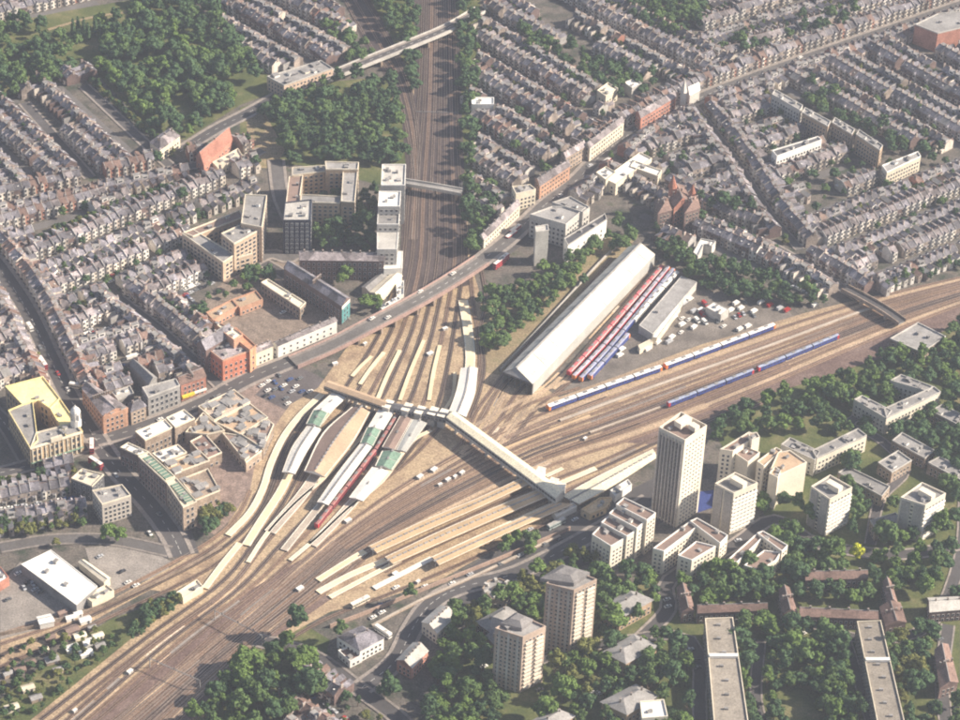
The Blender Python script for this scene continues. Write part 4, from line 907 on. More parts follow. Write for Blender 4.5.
# station footbridge
def covered_bridge(label, pxL, pxR, h, roofm, wallm, n_win, ridge=1.2, base=5.0, lm=None):
    a0, a1 = P(*pxL[0], h), P(*pxL[1], h); b0, b1 = P(*pxR[0], h), P(*pxR[1], h)
    org = (a0 + b1) / 2; org[2] = 0; root = empty('covered_footbridge', org); tag(root, label, 'footbridge')
    A0, A1, B0, B1 = [q - org for q in (a0, a1, b0, b1)]
    mb = MB(); poly = ccw([tuple(q[:2]) for q in (A0, B0, B1, A1)]); mb.prism(poly, base, h, wallm, bottom=True); mb.build('wall', root)
    M0, M1 = (A0 + B0) / 2 + [0, 0, ridge], (A1 + B1) / 2 + [0, 0, ridge]; up = np.array([0, 0, .05])
    mb = MB(); mb.face([A0 + up, A1 + up, M1, M0], roofm); mb.face([B0 + up, M0, M1, B1 + up], roofm); mb.face([A0 + up, M0, B0 + up], wallm); mb.face([A1 + up, B1 + up, M1], wallm); mb.build('roof', root)
    me = winmesh(2.2, 1.6)
    d = (A1 - A0); L = np.linalg.norm(d); d /= L; n = np.array([-d[1], d[0], 0]); c = (B0 - A0)
    for X, s_ in ((A0, -1), (B0, 1)):
        nn = n if n @ (X - (A0 + B0) / 2) > 0 else -n
        for k in range(n_win):
            p = X + d * L * (k + .5) / n_win + nn * .04; link('window', me, root, (p[0], p[1], h - 1.6), math.atan2(-nn[0], nn[1]) + math.pi)
    for k in range(7):
        f = (k + .5) / 7; p = (A0 + B0) / 2 * (1 - f) + (A1 + B1) / 2 * f; mb = MB(); mb.box((0, 0, base / 2), (1.0, 4, base), LGREY); q = mb.build('pier', root, (p[0], p[1], 0)); q.rotation_euler = (0, 0, math.atan2(d[1], d[0]))
    if lm: LM.append((lm, org[0], org[1]))
    return root
covered_bridge('long cream roofed covered footbridge slanting over the station', [(446, 417), (556, 498.5)], [(455, 411.5), (564, 490.5)], 9.5, mat('bridge_roof', (.72, .66, .50), .06), LGREY, 40, lm='cream roofed footbridge')
covered_bridge('brown roofed covered footbridge joining the curved platforms', [(324, 386), (384, 407)], [(329, 380.5), (388, 401.5)], 8.5, BROWNL, BRICK, 18, lm='brown roofed footbridge')
covered_bridge('dark cluttered middle span of the station footbridge', [(385, 407), (446, 419)], [(388, 402), (450, 412)], 8.0, DGREY, DGREY, 16)
for i, (x, y) in enumerate([(388, 404), (407, 407), (420, 410), (433, 411), (443, 413), (540, 471), (553, 482), (560, 487)]):
    org = P(x, y, 8.6); mb = MB(); mb.box((0, 0, 0), (4.2, 7.5, 8.4), WHITE if i > 4 else LGREY, -.35)
    rt = empty('stair_tower', (org[0], org[1], 4.3)); tag(rt, f'{ORD[i]} white stair house along the station footbridge, counted from the brown span', 'stair house', 'stair houses along the footbridge')
    w = mb.build('wall', rt); mb = MB(); mb.box((0, 0, 4.35), (4.8, 8.1, .25), EDGE, -.35); mb.build('roof', rt)

# ================================================================== PLATFORMS & CANOPIES
def platform(label, px, w, m=PLAT, h=1.0, edge=True):
    pts = pxline(px, h); org = pts[len(pts) // 2].copy(); org[2] = 0
    L = [p - org for p in pts]; L = [np.array([p[0], p[1], h]) for p in L]
    a, b = offset(L, -w / 2), offset(L, w / 2); dn = np.array([0, 0, -h])
    root = empty('platform', org); tag(root, label, 'platform', 'station platforms')
    mb = MB(); strip(mb, a, b, m); strip(mb, [q + dn for q in a], a, BRICK); strip(mb, b, [q + dn for q in b], BRICK)
    for q, r_ in ((a[0], b[0]), (b[-1], a[-1])): mb.face([q, q + dn, r_ + dn, r_], BRICK)
    mb.build('slab', root)
    if edge and w > 2.5:
        for s_ in (-1, 1):
            mb = MB(); x, y = offset(L, s_ * (w / 2 - .1)), offset(L, s_ * (w / 2 - .6)); strip(mb, *( (x, y) if s_ < 0 else (y, x)), EDGE, .012); mb.build('edge', root)
    OCR.append(([(p[0], p[1]) for p in pts], w / 2))
    return root
platform('outermost curved cream platform beside the retail roofs', [(322, 394), (302, 413), (284, 436), (271, 463), (263, 488), (250, 512), (228, 535)], 4.0)
platform('curved platform under the farthest white canopy', [(345, 390), (325, 415), (306, 440), (292, 468), (280, 492), (263, 518), (246, 545)], 5.0)
platform('curved platform under the twin brown canopy', [(362, 405), (345, 430), (328, 455), (314, 478), (298, 500), (270, 532)], 7, PLATG)
platform('thin yellow-cream platform beside the twin brown canopy', [(378, 420), (350, 449), (326, 476), (296, 502), (268, 532), (248, 562)], 2.6)
platform('platform under the long narrow white canopy', [(392, 405), (378, 430), (352, 465), (322, 503), (300, 530), (284, 550)], 4.6, PLATG)
platform('platform under the broad white canopy', [(415, 412), (400, 445), (378, 475), (352, 503), (330, 527), (312, 545)], 6, PLATG)
platform('long cream platform edging the central track fan', [(431, 430), (410, 443), (382, 481), (348, 508), (316, 538), (290, 560)], 2.6)
platform('narrow cream platform strip at the lower end of the curve', [(240, 543), (222, 565), (205, 588)], 4.0)
platform('cream platform beneath the farthest white canopy by the cutting', [(463, 300), (468, 330), (470, 368), (458, 412)], 6.0)
platform('thin cream platform beside the cutting canopy', [(455, 372), (453, 395), (443, 412)], 2.2)
platform('first open platform end above the tan canopies', [(365, 551), (345, 563), (318, 580)], 4.2)
platform('second open platform end, longest of the tan group', [(386, 560), (352, 574), (318, 592)], 4.2)
platform('third open platform end below the longest', [(400, 560), (362, 580), (330, 597)], 3.2)
platform('platform under the first tan canopy', [(372, 550), (430, 524), (480, 502), (524, 482)], 7.5)
platform('platform under the second tan canopy', [(389, 561), (440, 537), (500, 510), (541, 494)], 7.5)
platform('platform under the third tan canopy', [(435, 561), (480, 540), (562, 503)], 8)
platform('pale platform running out beside the third tan canopy', [(432, 558), (405, 572), (374, 588)], 3.6, WHITE)
for i, (a, b) in enumerate([((335, 392), (318, 410)), ((352, 376), (372, 356)), ((400, 400), (424, 340)), ((378, 398), (400, 350)), ((429, 400), (440, 345)), ((360, 384), (384, 352))]):
    platform(f'{ORD[i]} small pale platform strip beyond the brown footbridge', [a, ((a[0] + b[0]) / 2 - 1, (a[1] + b[1]) / 2), b], 2.4)
platform('short cream platform stub right of the footbridge', [(546, 476), (563, 468)], 2.6)
platform('cream platform stub nearest the long cream canopy', [(556, 485), (575, 477), (596, 468)], 3.4)
platform('island platform strip between the right hand lines', [(500, 450), (545, 432), (590, 415)], 1.6, TAN)
platform('long thin walkway beside the blue train', [(560, 420), (660, 384), (770, 345), (850, 315), (880, 305)], 2.0, PLATG)
platform('second walkway across the right hand sidings', [(590, 432), (700, 392), (800, 352)], 1.4, PLATG)
platform('tan retaining walkway under the station car park', [(372, 625), (420, 600), (480, 573), (560, 535)], 1.6, PLATG)

def canopy(label, left, right, m, h=5.2, m2=None, cols=5, ridge=.9, ribs_=0, lm=None, z0=1.0):
    A = smooth([P(x, y, h) for x, y in left], 5); B = smooth([P(x, y, h) for x, y in right], 5)
    n = min(len(A), len(B)); org = (A[0] + B[-1]) / 2; org[2] = 0
    root = empty('platform_canopy', org); tag(root, label, 'canopy', 'platform canopies')
    A = [q - org for q in A[:n]]; B = [q - org for q in B[:n]]; M = [(a + b) / 2 + [0, 0, ridge] for a, b in zip(A, B)]
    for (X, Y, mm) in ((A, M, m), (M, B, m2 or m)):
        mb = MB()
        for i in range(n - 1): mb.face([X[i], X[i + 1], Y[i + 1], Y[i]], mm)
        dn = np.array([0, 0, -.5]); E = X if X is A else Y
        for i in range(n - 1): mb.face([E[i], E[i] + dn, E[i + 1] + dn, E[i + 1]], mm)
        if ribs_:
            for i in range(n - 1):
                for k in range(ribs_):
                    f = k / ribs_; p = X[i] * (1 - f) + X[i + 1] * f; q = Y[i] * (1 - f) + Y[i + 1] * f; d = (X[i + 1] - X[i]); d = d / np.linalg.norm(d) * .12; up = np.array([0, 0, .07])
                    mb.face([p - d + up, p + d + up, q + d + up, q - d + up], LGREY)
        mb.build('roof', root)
    for X, mm, dx in ((A, EDGE, .02), (B, EDGE, -.02)):
        mb = MB()
        for i in range(n - 1):
            t = (B[i] - A[i]) * (.05 if X is A else -.05); t2 = (B[i + 1] - A[i + 1]) * (.05 if X is A else -.05); up = np.array([0, 0, ridge * .1 + .06])
            mb.face([X[i] + up, X[i + 1] + up, X[i + 1] + t2 + up, X[i] + t + up], mm)
        mb.build('gutter', root)
    mb = MB()
    for i in range(n - 1):
        for k in range(4):
            f = k / 4; p, q = A[i] * (1 - f) + A[i + 1] * f, B[i] * (1 - f) + B[i + 1] * f; m_ = (p + q) / 2 + np.array([0, 0, ridge + .12]); d = (A[i + 1] - A[i]) / np.linalg.norm(A[i + 1] - A[i]); e = (q - p) / np.linalg.norm(q - p) * .5
            if (i * 4 + k) % 2: continue
            mb.box((m_[0], m_[1], m_[2]), (2.6, 1.0, .3), MGREY, math.atan2(d[1], d[0]))
    mb.build('ridge_vent', root)
    for k in range(cols):
        i = int((k + .5) / cols * (n - 1)); p = M[i]; mb = MB(); mb.tube((0, 0, 0), (0, 0, h - z0 + ridge * .8), .16, WHITE); mb.build('column', root, (p[0], p[1], z0))
    mb = MB()
    for i in (0, n - 1): mb.face([A[i], B[i], M[i]], WHITE); mb.face([A[i] - [0, 0, .6], B[i] - [0, 0, .6], B[i], A[i]], mat('valance', (.3, .27, .25), .1))
    mb.build('valance', root)
    if lm: LM.append((lm, org[0], org[1]))
    return root
canopy('white canopy top nearest the brown footbridge', [(333, 392), (313, 410)], [(349, 395), (329, 413)], WHITE, lm='white station canopies')
canopy('green glazed canopy on the outer curved platform', [(313, 410.5), (306, 424)], [(328, 413), (320, 427)], GREENG, ridge=1.6, ribs_=2)
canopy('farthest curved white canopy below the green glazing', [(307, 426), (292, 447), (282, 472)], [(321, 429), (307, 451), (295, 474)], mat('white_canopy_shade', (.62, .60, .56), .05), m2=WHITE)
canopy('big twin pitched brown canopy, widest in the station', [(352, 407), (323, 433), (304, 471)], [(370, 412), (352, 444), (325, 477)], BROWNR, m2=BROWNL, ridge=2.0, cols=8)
canopy('white canopy top beside the red train', [(380, 407), (368, 427)], [(396, 409), (383, 430)], WHITE)
canopy('green glazed canopy between two white lengths', [(367, 427.5), (360, 443)], [(381, 430.5), (373, 446)], GREENG, ridge=1.6, ribs_=2)
canopy('long narrow white canopy left of the red train', [(360, 444), (338, 472), (317, 502)], [(372, 446.5), (350, 476), (328, 505)], WHITE, cols=7)
canopy('short brown canopy right of the red train', [(400, 416), (382, 447)], [(412, 419), (395, 450)], BROWNR)
canopy('slim grey canopy beside the short brown one', [(412.5, 419.3), (396, 450.2)], [(427, 423), (406, 452)], SHEDG)
canopy('broad green glazed canopy right of the red train', [(382, 451), (375, 466)], [(403, 454), (392, 470)], GREENG, ridge=1.6, ribs_=2)
canopy('broad white canopy right of the red train', [(372, 467), (349, 497.5)], [(389, 471.5), (363, 501)], WHITE, cols=5)
canopy('tapering white canopy at the cutting end of the station', [(461, 368), (456, 392), (449, 411)], [(478, 368), (475, 393), (466, 417)], WHITE, cols=5, lm='tapering white canopy')
canopy('first tan canopy nearest the central tracks', [(369, 546), (425, 520), (480, 497), (521, 478)], [(377, 553), (430, 529), (480, 507), (529, 484)], TAN, ridge=.5, cols=8, lm='tan canopies')
canopy('second tan canopy in the middle of the three', [(385, 557), (440, 531), (500, 505), (537, 490)], [(393, 564), (445, 541), (500, 517), (546, 497)], TAN, ridge=.5, cols=8)
canopy('third tan canopy nearest the access road', [(432, 557), (480, 535), (520, 518), (553, 503)], [(439, 565), (480, 546), (525, 525), (574, 504)], TAN, ridge=.5, cols=8)
canopy('long cream canopy right of the footbridge', [(562, 496), (600, 475), (653, 449)], [(579, 504), (615, 484), (657, 457)], mat('cream_canopy', (.72, .66, .50), .05), ridge=.6, cols=8, lm='long cream canopy')
bld('station_hut', 'sandy arcaded entrance building at the footbridge foot', 'station building', [([(581, 509), (600, 497), (612, 497), (606, 507), (590, 514)], 5, {'clutter': 3})], wall=mat('sandy_render', (.62, .46, .28), .08), roof=mat('sandy_render', (.62, .46, .28)), spacing=3, ww=1.6, wh=2, fr=CREAM)
bld('station_hut', 'white flat roofed station annex beside the entrance', 'station building', [([(610, 490), (628, 479), (632, 484), (615, 496)], 5, {})], wall=WHITE, roof=WHITE, win=False)
bld('station_hut', 'row of low white huts at the end of the long bridge', 'station building', [([(552, 511), (573, 502), (577, 506), (556, 516)], 4, {})], wall=WHITE, roof=WHITE, win=False)

# ================================================================== TRAINS
def train(label, px, body, roofm, nose, stripe=None, w=2.9, carl=19.5, names='train'):
    pts = np.array(pxline(px, 0.0, 8)); d = np.r_[0, np.cumsum(np.linalg.norm(np.diff(pts, axis=0), axis=1))]
    tot = d[-1]; n = max(1, round(tot / (carl + .8))); step = tot / n; cl = step - .8
    org = pts[len(pts) // 2].copy(); root = empty(names, org); tag(root, label, 'train')
    at = lambda s: np.array([np.interp(s, d, pts[:, i]) for i in range(3)])
    for k in range(n):
        p, q = at(k * step + .4), at(k * step + .4 + cl); m = (p + q) / 2 - org; t = math.atan2(q[1] - p[1], q[0] - p[0])
        mb = MB(); L = cl / 2; hw = w / 2
        prof = [(-hw, 1.0), (hw, 1.0), (hw, 2.1), (hw, 3.0), (hw * .97, 3.6), (hw * .55, 4.0), (-hw * .55, 4.0), (-hw * .97, 3.6), (-hw, 3.0), (-hw, 2.1)]
        segm = [DGREY, body, GLASS, stripe or body, roofm, roofm, roofm, stripe or body, GLASS, body]
        nx = 9
        for i in range(10):
            a, b = prof[i], prof[(i + 1) % 10]
            if segm[i] is GLASS:
                for j in range(nx):
                    x0, x1 = -L + 2 * L * j / nx, -L + 2 * L * (j + 1) / nx; xm = x0 + (x1 - x0) * .72
                    mb.face([(x0, a[0], a[1]), (xm, a[0], a[1]), (xm, b[0], b[1]), (x0, b[0], b[1])], GLASS); mb.face([(xm, a[0], a[1]), (x1, a[0], a[1]), (x1, b[0], b[1]), (xm, b[0], b[1])], body)
            else: mb.face([(-L, a[0], a[1]), (L, a[0], a[1]), (L, b[0], b[1]), (-L, b[0], b[1])], segm[i])
        for s_ in (-1, 1): mb.face([(s_ * L, a[0], a[1]) for a in prof], nose if ((k == 0 and s_ < 0) or (k == n - 1 and s_ > 0)) else DGREY)
        if k == 0: mb.box((-L + .6, 0, 2.4), (1.4, w + .05, 2.6), nose)
        if k == n - 1: mb.box((L - .6, 0, 2.4), (1.4, w + .05, 2.6), nose)
        for s_ in (-.35, .35): mb.box((s_ * L * 1.1, 0, 4.12), (2.6, 1.4, .25), MGREY)
        c = mb.build('carriage', root, (m[0], m[1], .15)); c.rotation_euler = (0, 0, t)
        for s_ in (-.68, .68): mb = MB(); mb.box((0, 0, .55), (3.2, w * .8, .8), TYRE); mb.build('bogie', c, (s_ * L, 0, 0))
    OCR.append(([(p[0], p[1]) for p in pts], w / 2))
train('white roofed blue train standing alone in the sidings, nearer half', [(547, 411), (600, 392), (661, 370.7)], BLUEP, WHITE, ORNG, w=3.4)
train('white roofed blue train, farther half next to the depot yard', [(664, 369.6), (720, 349), (774, 328.5)], BLUEP, WHITE, ORNG, w=3.4)
TPR = mat('train_pale_roof', (.30, .34, .44), .1)
train('slim pale blue train on the far running line, nearer half', [(667, 408), (720, 387), (753, 374)], BLUEP, TPR, REDP, w=2.2)
train('slim pale blue train on the far running line, farther half', [(757, 372.3), (780, 363), (838, 339)], BLUEP, TPR, REDP, w=2.2)
train('red train curving between the white station canopies', [(398, 417), (388, 434), (376, 453), (345, 493), (316, 530)], mat('maroon', (.24, .03, .04), .1), mat('train_red_roof', (.34, .16, .15), .1), REDP, w=2.3)
train('red train nearest the long white shed', [(568, 377), (600, 342), (662, 270)], mat('bright_red', (.62, .04, .05), .05), mat('train_red_roof2', (.55, .16, .17), .1), REDP, w=2.6, stripe=WHITE)
train('red and grey train second from the shed', [(573, 381), (608, 344), (668, 271)], mat('bright_red', (.62, .04, .05)), mat('train_grey_roof', (.40, .38, .44), .1), ORNG, w=2.6)
train('blue-grey train third from the shed', [(580, 383), (613, 347), (673, 273)], BLUEP, mat('train_blue_roof', (.30, .31, .40), .1), ORNG, w=2.6)
train('white roofed train beside the grey depot building', [(633, 324.5), (650, 305), (677, 276)], LGREY, WHITE, WHITE, w=3.2)
train('grey engineering wagons on the fourth depot siding', [(589, 381), (628, 338)], BLUEP, mat('train_blue_roof', (.17, .18, .28), .1), ORNG)
# ================================================================== TERRACED HOUSES
def house_parts(kind):
    """kind: dict with wall, roof, bay, dormer ; x along the street, front at y=0 facing -y"""
    w, dp, e, rg = 5.6, 8.6, 6.4, 9.0
    Pp = {}
    mb = MB()
    mb.box((0, dp / 2, e / 2), (w - .01, dp, e), kind['wall'])
    for z in (1.3, 4.2):
        for x in ((1.7,) if z < 2 else (1.7,)):
            mb.box((x, -.02, z + .35), (1.0, .12, 1.5), GLASS); mb.box((x, -.01, z + 1.2), (1.3, .14, .18), kind['trim'])
        mb.box((-1.2, dp + .02, z + .3), (1.0, .1, 1.3), GLASS)
    for x in (-w / 2 + .02, w / 2 - .02): mb.face([(x, 0, e), (x, dp, e), (x, dp / 2, rg)][:: (1 if x > 0 else -1)], kind['wall'])
    Pp['wall'] = mb
    mb = MB(); ov = .25
    if not kind.get('butterfly'):
        mb.face([(-w / 2, -ov, e - .1), (w / 2, -ov, e - .1), (w / 2, dp / 2, rg), (-w / 2, dp / 2, rg)], kind['roof']); mb.face([(w / 2, dp + ov, e - .1), (-w / 2, dp + ov, e - .1), (-w / 2, dp / 2, rg), (w / 2, dp / 2, rg)], kind['roof'])
        mb.box((0, dp / 2, rg), (w, .3, .22), TILE)
        for s_ in (-1,):
            x = s_ * (w / 2)
            for y0, z0, y1, z1 in ((-ov, e + .05, dp / 2, rg + .2), (dp / 2, rg + .2, dp + ov, e + .05)):
                mb.face([(x - .18, y0, z0 + .12), (x + .18, y0, z0 + .12), (x + .18, y1, z1 + .12), (x - .18, y1, z1 + .12)], HGREY)
    Pp['roof'] = mb
    mb = MB(); mb.box((0, 0, 0), (.75, 1.8, 2.4), HBR); mb.box((0, 0, 1.22), (.9, 1.95, .18), HGREY)
    for y in (-.6, -.2, .2, .6): mb.tube((0, y, 1.3), (0, y, 1.75), .14, TILER, 5)
    q = MB(); q.add(mb, (w / 2 - .1, dp / 2 + 1.3, rg - .1, 0)); Pp['chimney'] = q
    if kind.get('bay'):
        mb = MB(); x0 = -1.1
        poly = [(x0 - 1.3, 0), (x0 - .8, -1.0), (x0 + .8, -1.0), (x0 + 1.3, 0)]; H = kind['bay']
        mb.prism(poly, 0, H, kind['trim'], kind['roof'])
        for z in ((1.6,) if H < 5 else (1.6, 4.6)):
            mb.box((x0, -1.0, z), (1.3, .08, 1.5), GLASS)
        if H > 5: 
            mb.face([(x0 - 1.2, -1.0, H), (x0 + 1.2, -1.0, H), (x0, -1.0, H + 1.6)], kind['trim']); mb.face([(x0 - 1.2, -1.0, H), (x0, -1.0, H + 1.6), (x0, 2, H + 1.6)], kind['roof']); mb.face([(x0 + 1.2, -1.0, H), (x0, 2, H + 1.6), (x0, -1.0, H + 1.6)], kind['roof'])
        Pp['bay_window'] = mb
    mb = MB(); x = 1.35; dl = kind.get('ext', 6.5); hh = 5.2
    mb.box((x, dp + dl / 2, hh / 2), (2.8, dl - .02, hh), kind['rear'])
    mb.face([(x - 1.5, dp + .01, hh + 1.3), (x - 1.5, dp + dl + .1, hh + 1.3), (x + 1.42, dp + dl + .1, hh + .05), (x + 1.42, dp + .01, hh + .05)][::-1], kind['roof'])
    mb.face([(x - 1.4, dp + dl - .02, hh), (x + 1.4, dp + dl - .02, hh), (x - 1.4, dp + dl - .02, hh + 1.2)], kind['rear']); mb.face([(x - 1.4, dp, hh), (x - 1.4, dp + dl, hh), (x - 1.4, dp + dl, hh + 1.2), (x - 1.4, dp, hh + 1.2)], kind['rear'])
    mb.box((x, dp + dl + .02, 3.6), (1.0, .1, 1.2), GLASS)
    mb.box((-1.5, dp + 1.6, 1.4), (2.4, 3.2, 2.8), kind['rear'], top=kind.get('lean', MGREY))
    Pp['rear_extension'] = mb
    if kind.get('dormer'):
        mb = MB(); mb.box((-.2, dp * .72, e + 1.35), (4.4, 3.4, 2.6), kind['dormer'], top=MGREY); mb.box((-.2, dp * .72 + 1.72, e + 1.5), (2.6, .06, 1.1), GLASS); Pp['dormer'] = mb
    if kind.get('rooflight'):
        mb = MB(); mb.box((.6, dp * .25, e + 1.45), (.9, 1.2, .14), WHITE); Pp['rooflight'] = mb
    return Pp
HCREAM = mat('cloud_dimmed_cream', (.62, .56, .49), .22, .1, .85, fine=.12, cells=.3); HWHITE = mat('cloud_dimmed_white', (.66, .63, .59), .15, .1, .8, fine=.1, cells=.15); HBR = mat('house_stock_brick', (.34, .285, .25), .25, .1, .9, fine=.15, cells=.4); HGREY = mat('house_grey', (.36, .345, .335), .2, .1, .85, fine=.1, cells=.35)  # pale house colours dimmed to carry thin cloud shade over the terraces
KINDS_H = [
 dict(wall=HCREAM, trim=HWHITE, roof=SLATE, rear=HBR, bay=5.8),
 dict(wall=HBR, trim=HCREAM, roof=SLATE2, rear=HCREAM, bay=5.8, dormer=HGREY, lean=HGREY),
 dict(wall=HBR, trim=HWHITE, roof=SLATE, rear=HCREAM, bay=5.8, dormer=HWHITE),
 dict(wall=BRICKD, trim=HCREAM, roof=SLATE, rear=BRICKD, bay=3.2, rooflight=True),
 dict(wall=HWHITE, trim=HWHITE, roof=SLATE2, rear=HBR, bay=5.8, lean=HWHITE),
 dict(wall=BRICKR, trim=HCREAM, roof=TILE, rear=HBR, bay=5.8),
 dict(wall=HBR, trim=HGREY, roof=SLATE, rear=HGREY, bay=3.2, ext=7.5, dormer=HGREY),
 dict(wall=HCREAM, trim=HCREAM, roof=SLATE, rear=HWHITE, bay=5.8, rooflight=True, ext=5.5),
 dict(wall=HCREAM, trim=HWHITE, roof=TILE, rear=HCREAM, bay=5.8, dormer=HWHITE, lean=HWHITE),
 dict(wall=HBR, trim=HCREAM, roof=MGREY, rear=HBR, bay=3.2, dormer=HGREY, ext=8),
 dict(wall=HGREY, trim=HWHITE, roof=BROWNR, rear=HWHITE, bay=5.8, rooflight=True, ext=4.5, lean=HWHITE)]
HP = [house_parts(k) for k in KINDS_H]
HM = [{n: m.mesh(n) for n, m in p.items()} for p in HP]
HJ = []
for p in HP:
    j = MB()
    for m in p.values(): j.add(m)
    HJ.append(j)
DESC = ['cream fronted', 'brick house with a grey loft', 'brick house with a white loft', 'dark brick', 'white fronted', 'red brick', 'brick house with a dark loft', 'pale cream']
HOUSES = []; GARDEN = []; STREETS = []; CARSPOTS = []
HOCC = []
def place_row(name, a, b, face, kinds, key, rowname):
    pass
def free(x, y, r): return not occupied(x, y, r)
hgrid = {}
def hclash(x, y, r=5.0):
    gx, gy = int(x // 8), int(y // 8)
    for i in (-1, 0, 1):
        for j in (-1, 0, 1):
            for (u, v) in hgrid.get((gx + i, gy + j), []):
                if (u - x) ** 2 + (v - y) ** 2 < r * r: return True
    return False
def district(name, poly, ref, kinds, cyc=46.0, phase=0.0, garden=True, streetm=True, dens=.97, pale_fronts=False):
    Wp = [tuple(P(x, y)[:2]) for x, y in poly]
    a, b = P(*ref[0])[:2], P(*ref[1])[:2]; d = (b - a) / np.linalg.norm(b - a); n = np.array([-d[1], d[0]])
    if n[1] < 0: n = -n
    vs = [(np.array(q) - a) @ n for q in Wp]; us = [(np.array(q) - a) @ d for q in Wp]
    k0, k1 = math.floor(min(vs) / cyc) - 1, math.ceil(max(vs) / cyc) + 1
    ang = math.atan2(d[1], d[0])
    rows = []
    for k in range(k0, k1 + 1):
        for side in (0, 1):
            if side == 0: off = k * cyc + phase; sgn = 1      # front at off, facing -n
            else: off = k * cyc + phase + cyc - 11.5; sgn = -1
            row = []
            u = min(us)
            while u < max(us):
                f = a + d * u + n * off; c = f + n * sgn * 5
                if pip(c[0], c[1], Wp) and inframe((c[0], c[1], 0), 50) and free(c[0], c[1], 4.6) and free(*(c + n * sgn * 6), 1.5) and not hclash(c[0], c[1]):
                    if rng.random() < dens:
                        row.append((f, u)); hgrid.setdefault((int(c[0] // 8), int(c[1] // 8)), []).append((c[0], c[1]))
                u += 5.6
            if row: rows.append((off, side, row))
    rows.sort(key=lambda r: r[0])
    for ri, (off, side, row) in enumerate(rows):
        base = kinds[int(rng.integers(len(kinds)))]; pale = side == 0 and pale_fronts
        row.sort(key=lambda q: q[1])
        for hi, (f, u) in enumerate(row):
            q_ = rng.random(); k = base if q_ < .5 else (kinds[int(rng.integers(len(kinds)))] if q_ < .72 else int(rng.integers(len(KINDS_H))))
            if pale and rng.random() < .7: k = [4, 4, 0, 7][int(rng.integers(4))]
            rz = ang if side == 0 else ang + math.pi
            # make local -y point along facing
            if side == 0 and (-math.sin(ang) * n[0] + math.cos(ang) * n[1]) < 0: rz = ang + math.pi
            if side == 1 and (-math.sin(ang) * n[0] + math.cos(ang) * n[1]) < 0: rz = ang
            HOUSES.append([float(np.hypot(f[0], f[1])), f[0], f[1], rz, k, name, ri, hi, len(rows), u])
    # gardens + streets
    for k in range(k0, k1 + 1):
        v = k * cyc + phase + 12
        u = min(us)
        while u < max(us):
            for _ in range(4):
                q = a + d * (u + rng.uniform(0, 7)) + n * (v + rng.uniform(3, max(5, cyc - 31.5)))
                if garden and pip(q[0], q[1], Wp) and free(q[0], q[1], .5) and inframe((q[0], q[1], 0)): GARDEN.append((q[0], q[1], rng.uniform(.22, .75)))
            u += 7
        if streetm:
            v = k * cyc + phase - 5.75
            us2 = np.arange(min(us), max(us), 4.0); run = []
            mb = MB()
            for u in us2:
                q = a + d * (u + 2) + n * v
                if pip(q[0], q[1], Wp) and free(q[0], q[1], 2) and inframe((q[0], q[1], 0), 60):
                    p0, p1 = a + d * u + n * (v - 3.4), a + d * u + n * (v + 3.4); q0, q1 = a + d * (u + 4) + n * (v - 3.4), a + d * (u + 4) + n * (v + 3.4)
                    mb.face([(*p0, .011), (*q0, .011), (*q1, .011), (*p1, .011)], ASPHALT_L)
                    for s_ in (-1, 1):
                        if rng.random() < .8: c = q + n * s_ * 2.4; CARSPOTS.append((c[0], c[1], ang, name))
            if mb.f: struct(mb.build('street'))
def roadrow(name, pts, hw, kinds, s0=0, s1=1e9, sides=(-1, 1)):
    pts = [np.array(p[:2]) for p in pts]; cnt = {-1: 0, 1: 0}; acc = 0
    for i in range(len(pts) - 1):
        d = pts[i + 1] - pts[i]; L = np.linalg.norm(d)
        if L < 1e-6: continue
        d /= L; t = (5.7 - acc) % 5.7 if acc else 0
        while t < L:
            p = pts[i] + d * t; t += 5.7
            for sd_ in sides:
                nn = np.array([-d[1], d[0]]) * sd_; f = p + nn * (hw + 1.2); c = f + nn * 4.6
                if inframe((c[0], c[1], 0), 40) and free(c[0], c[1], 4.4) and not hclash(c[0], c[1], 4.9):
                    hgrid.setdefault((int(c[0] // 8), int(c[1] // 8)), []).append((c[0], c[1]))
                    HOUSES.append([float(np.hypot(*f)), f[0], f[1], math.atan2(-nn[0], nn[1]), kinds[int(rng.integers(len(kinds)))], name, (sd_ + 1) // 2, cnt[sd_], 2, t]); cnt[sd_] += 1
        acc = (L - t) % 5.7
ALLK = [0, 1, 2, 3, 4, 5, 6, 7]; DK = [3, 6, 1, 3, 0, 2]
roadrow('shops lining the high road', pxline([(545, 205), (575, 182), (605, 152), (650, 122), (700, 98), (760, 75), (830, 50), (900, 26), (980, -2)]), 7, [0, 1, 5, 2, 7, 6])
roadrow('houses lining the cross street', pxline([(690, 102), (720, 140), (745, 175), (770, 215), (800, 250)]), 3.5, [1, 6, 0, 3])
roadrow('houses above the depot trees', pxline([(620, 165), (660, 190), (700, 215), (760, 240), (810, 268), (860, 300)]), 4.5, [1, 3, 6, 0])
roadrow('houses lining the church road', pxline([(-20, 212), (40, 198), (110, 183), (180, 168), (240, 160), (262, 150)]), 4.5, [1, 5, 0, 3, 2])
roadrow('shops lining the store road', pxline([(-20, 245), (2, 272), (28, 312), (50, 358), (72, 402)]), 7.5, [1, 5, 0, 2, 7])
roadrow('houses on the school street', pxline([(118, 298), (160, 330), (206, 372), (222, 388)]), 4.5, [3, 1, 6])
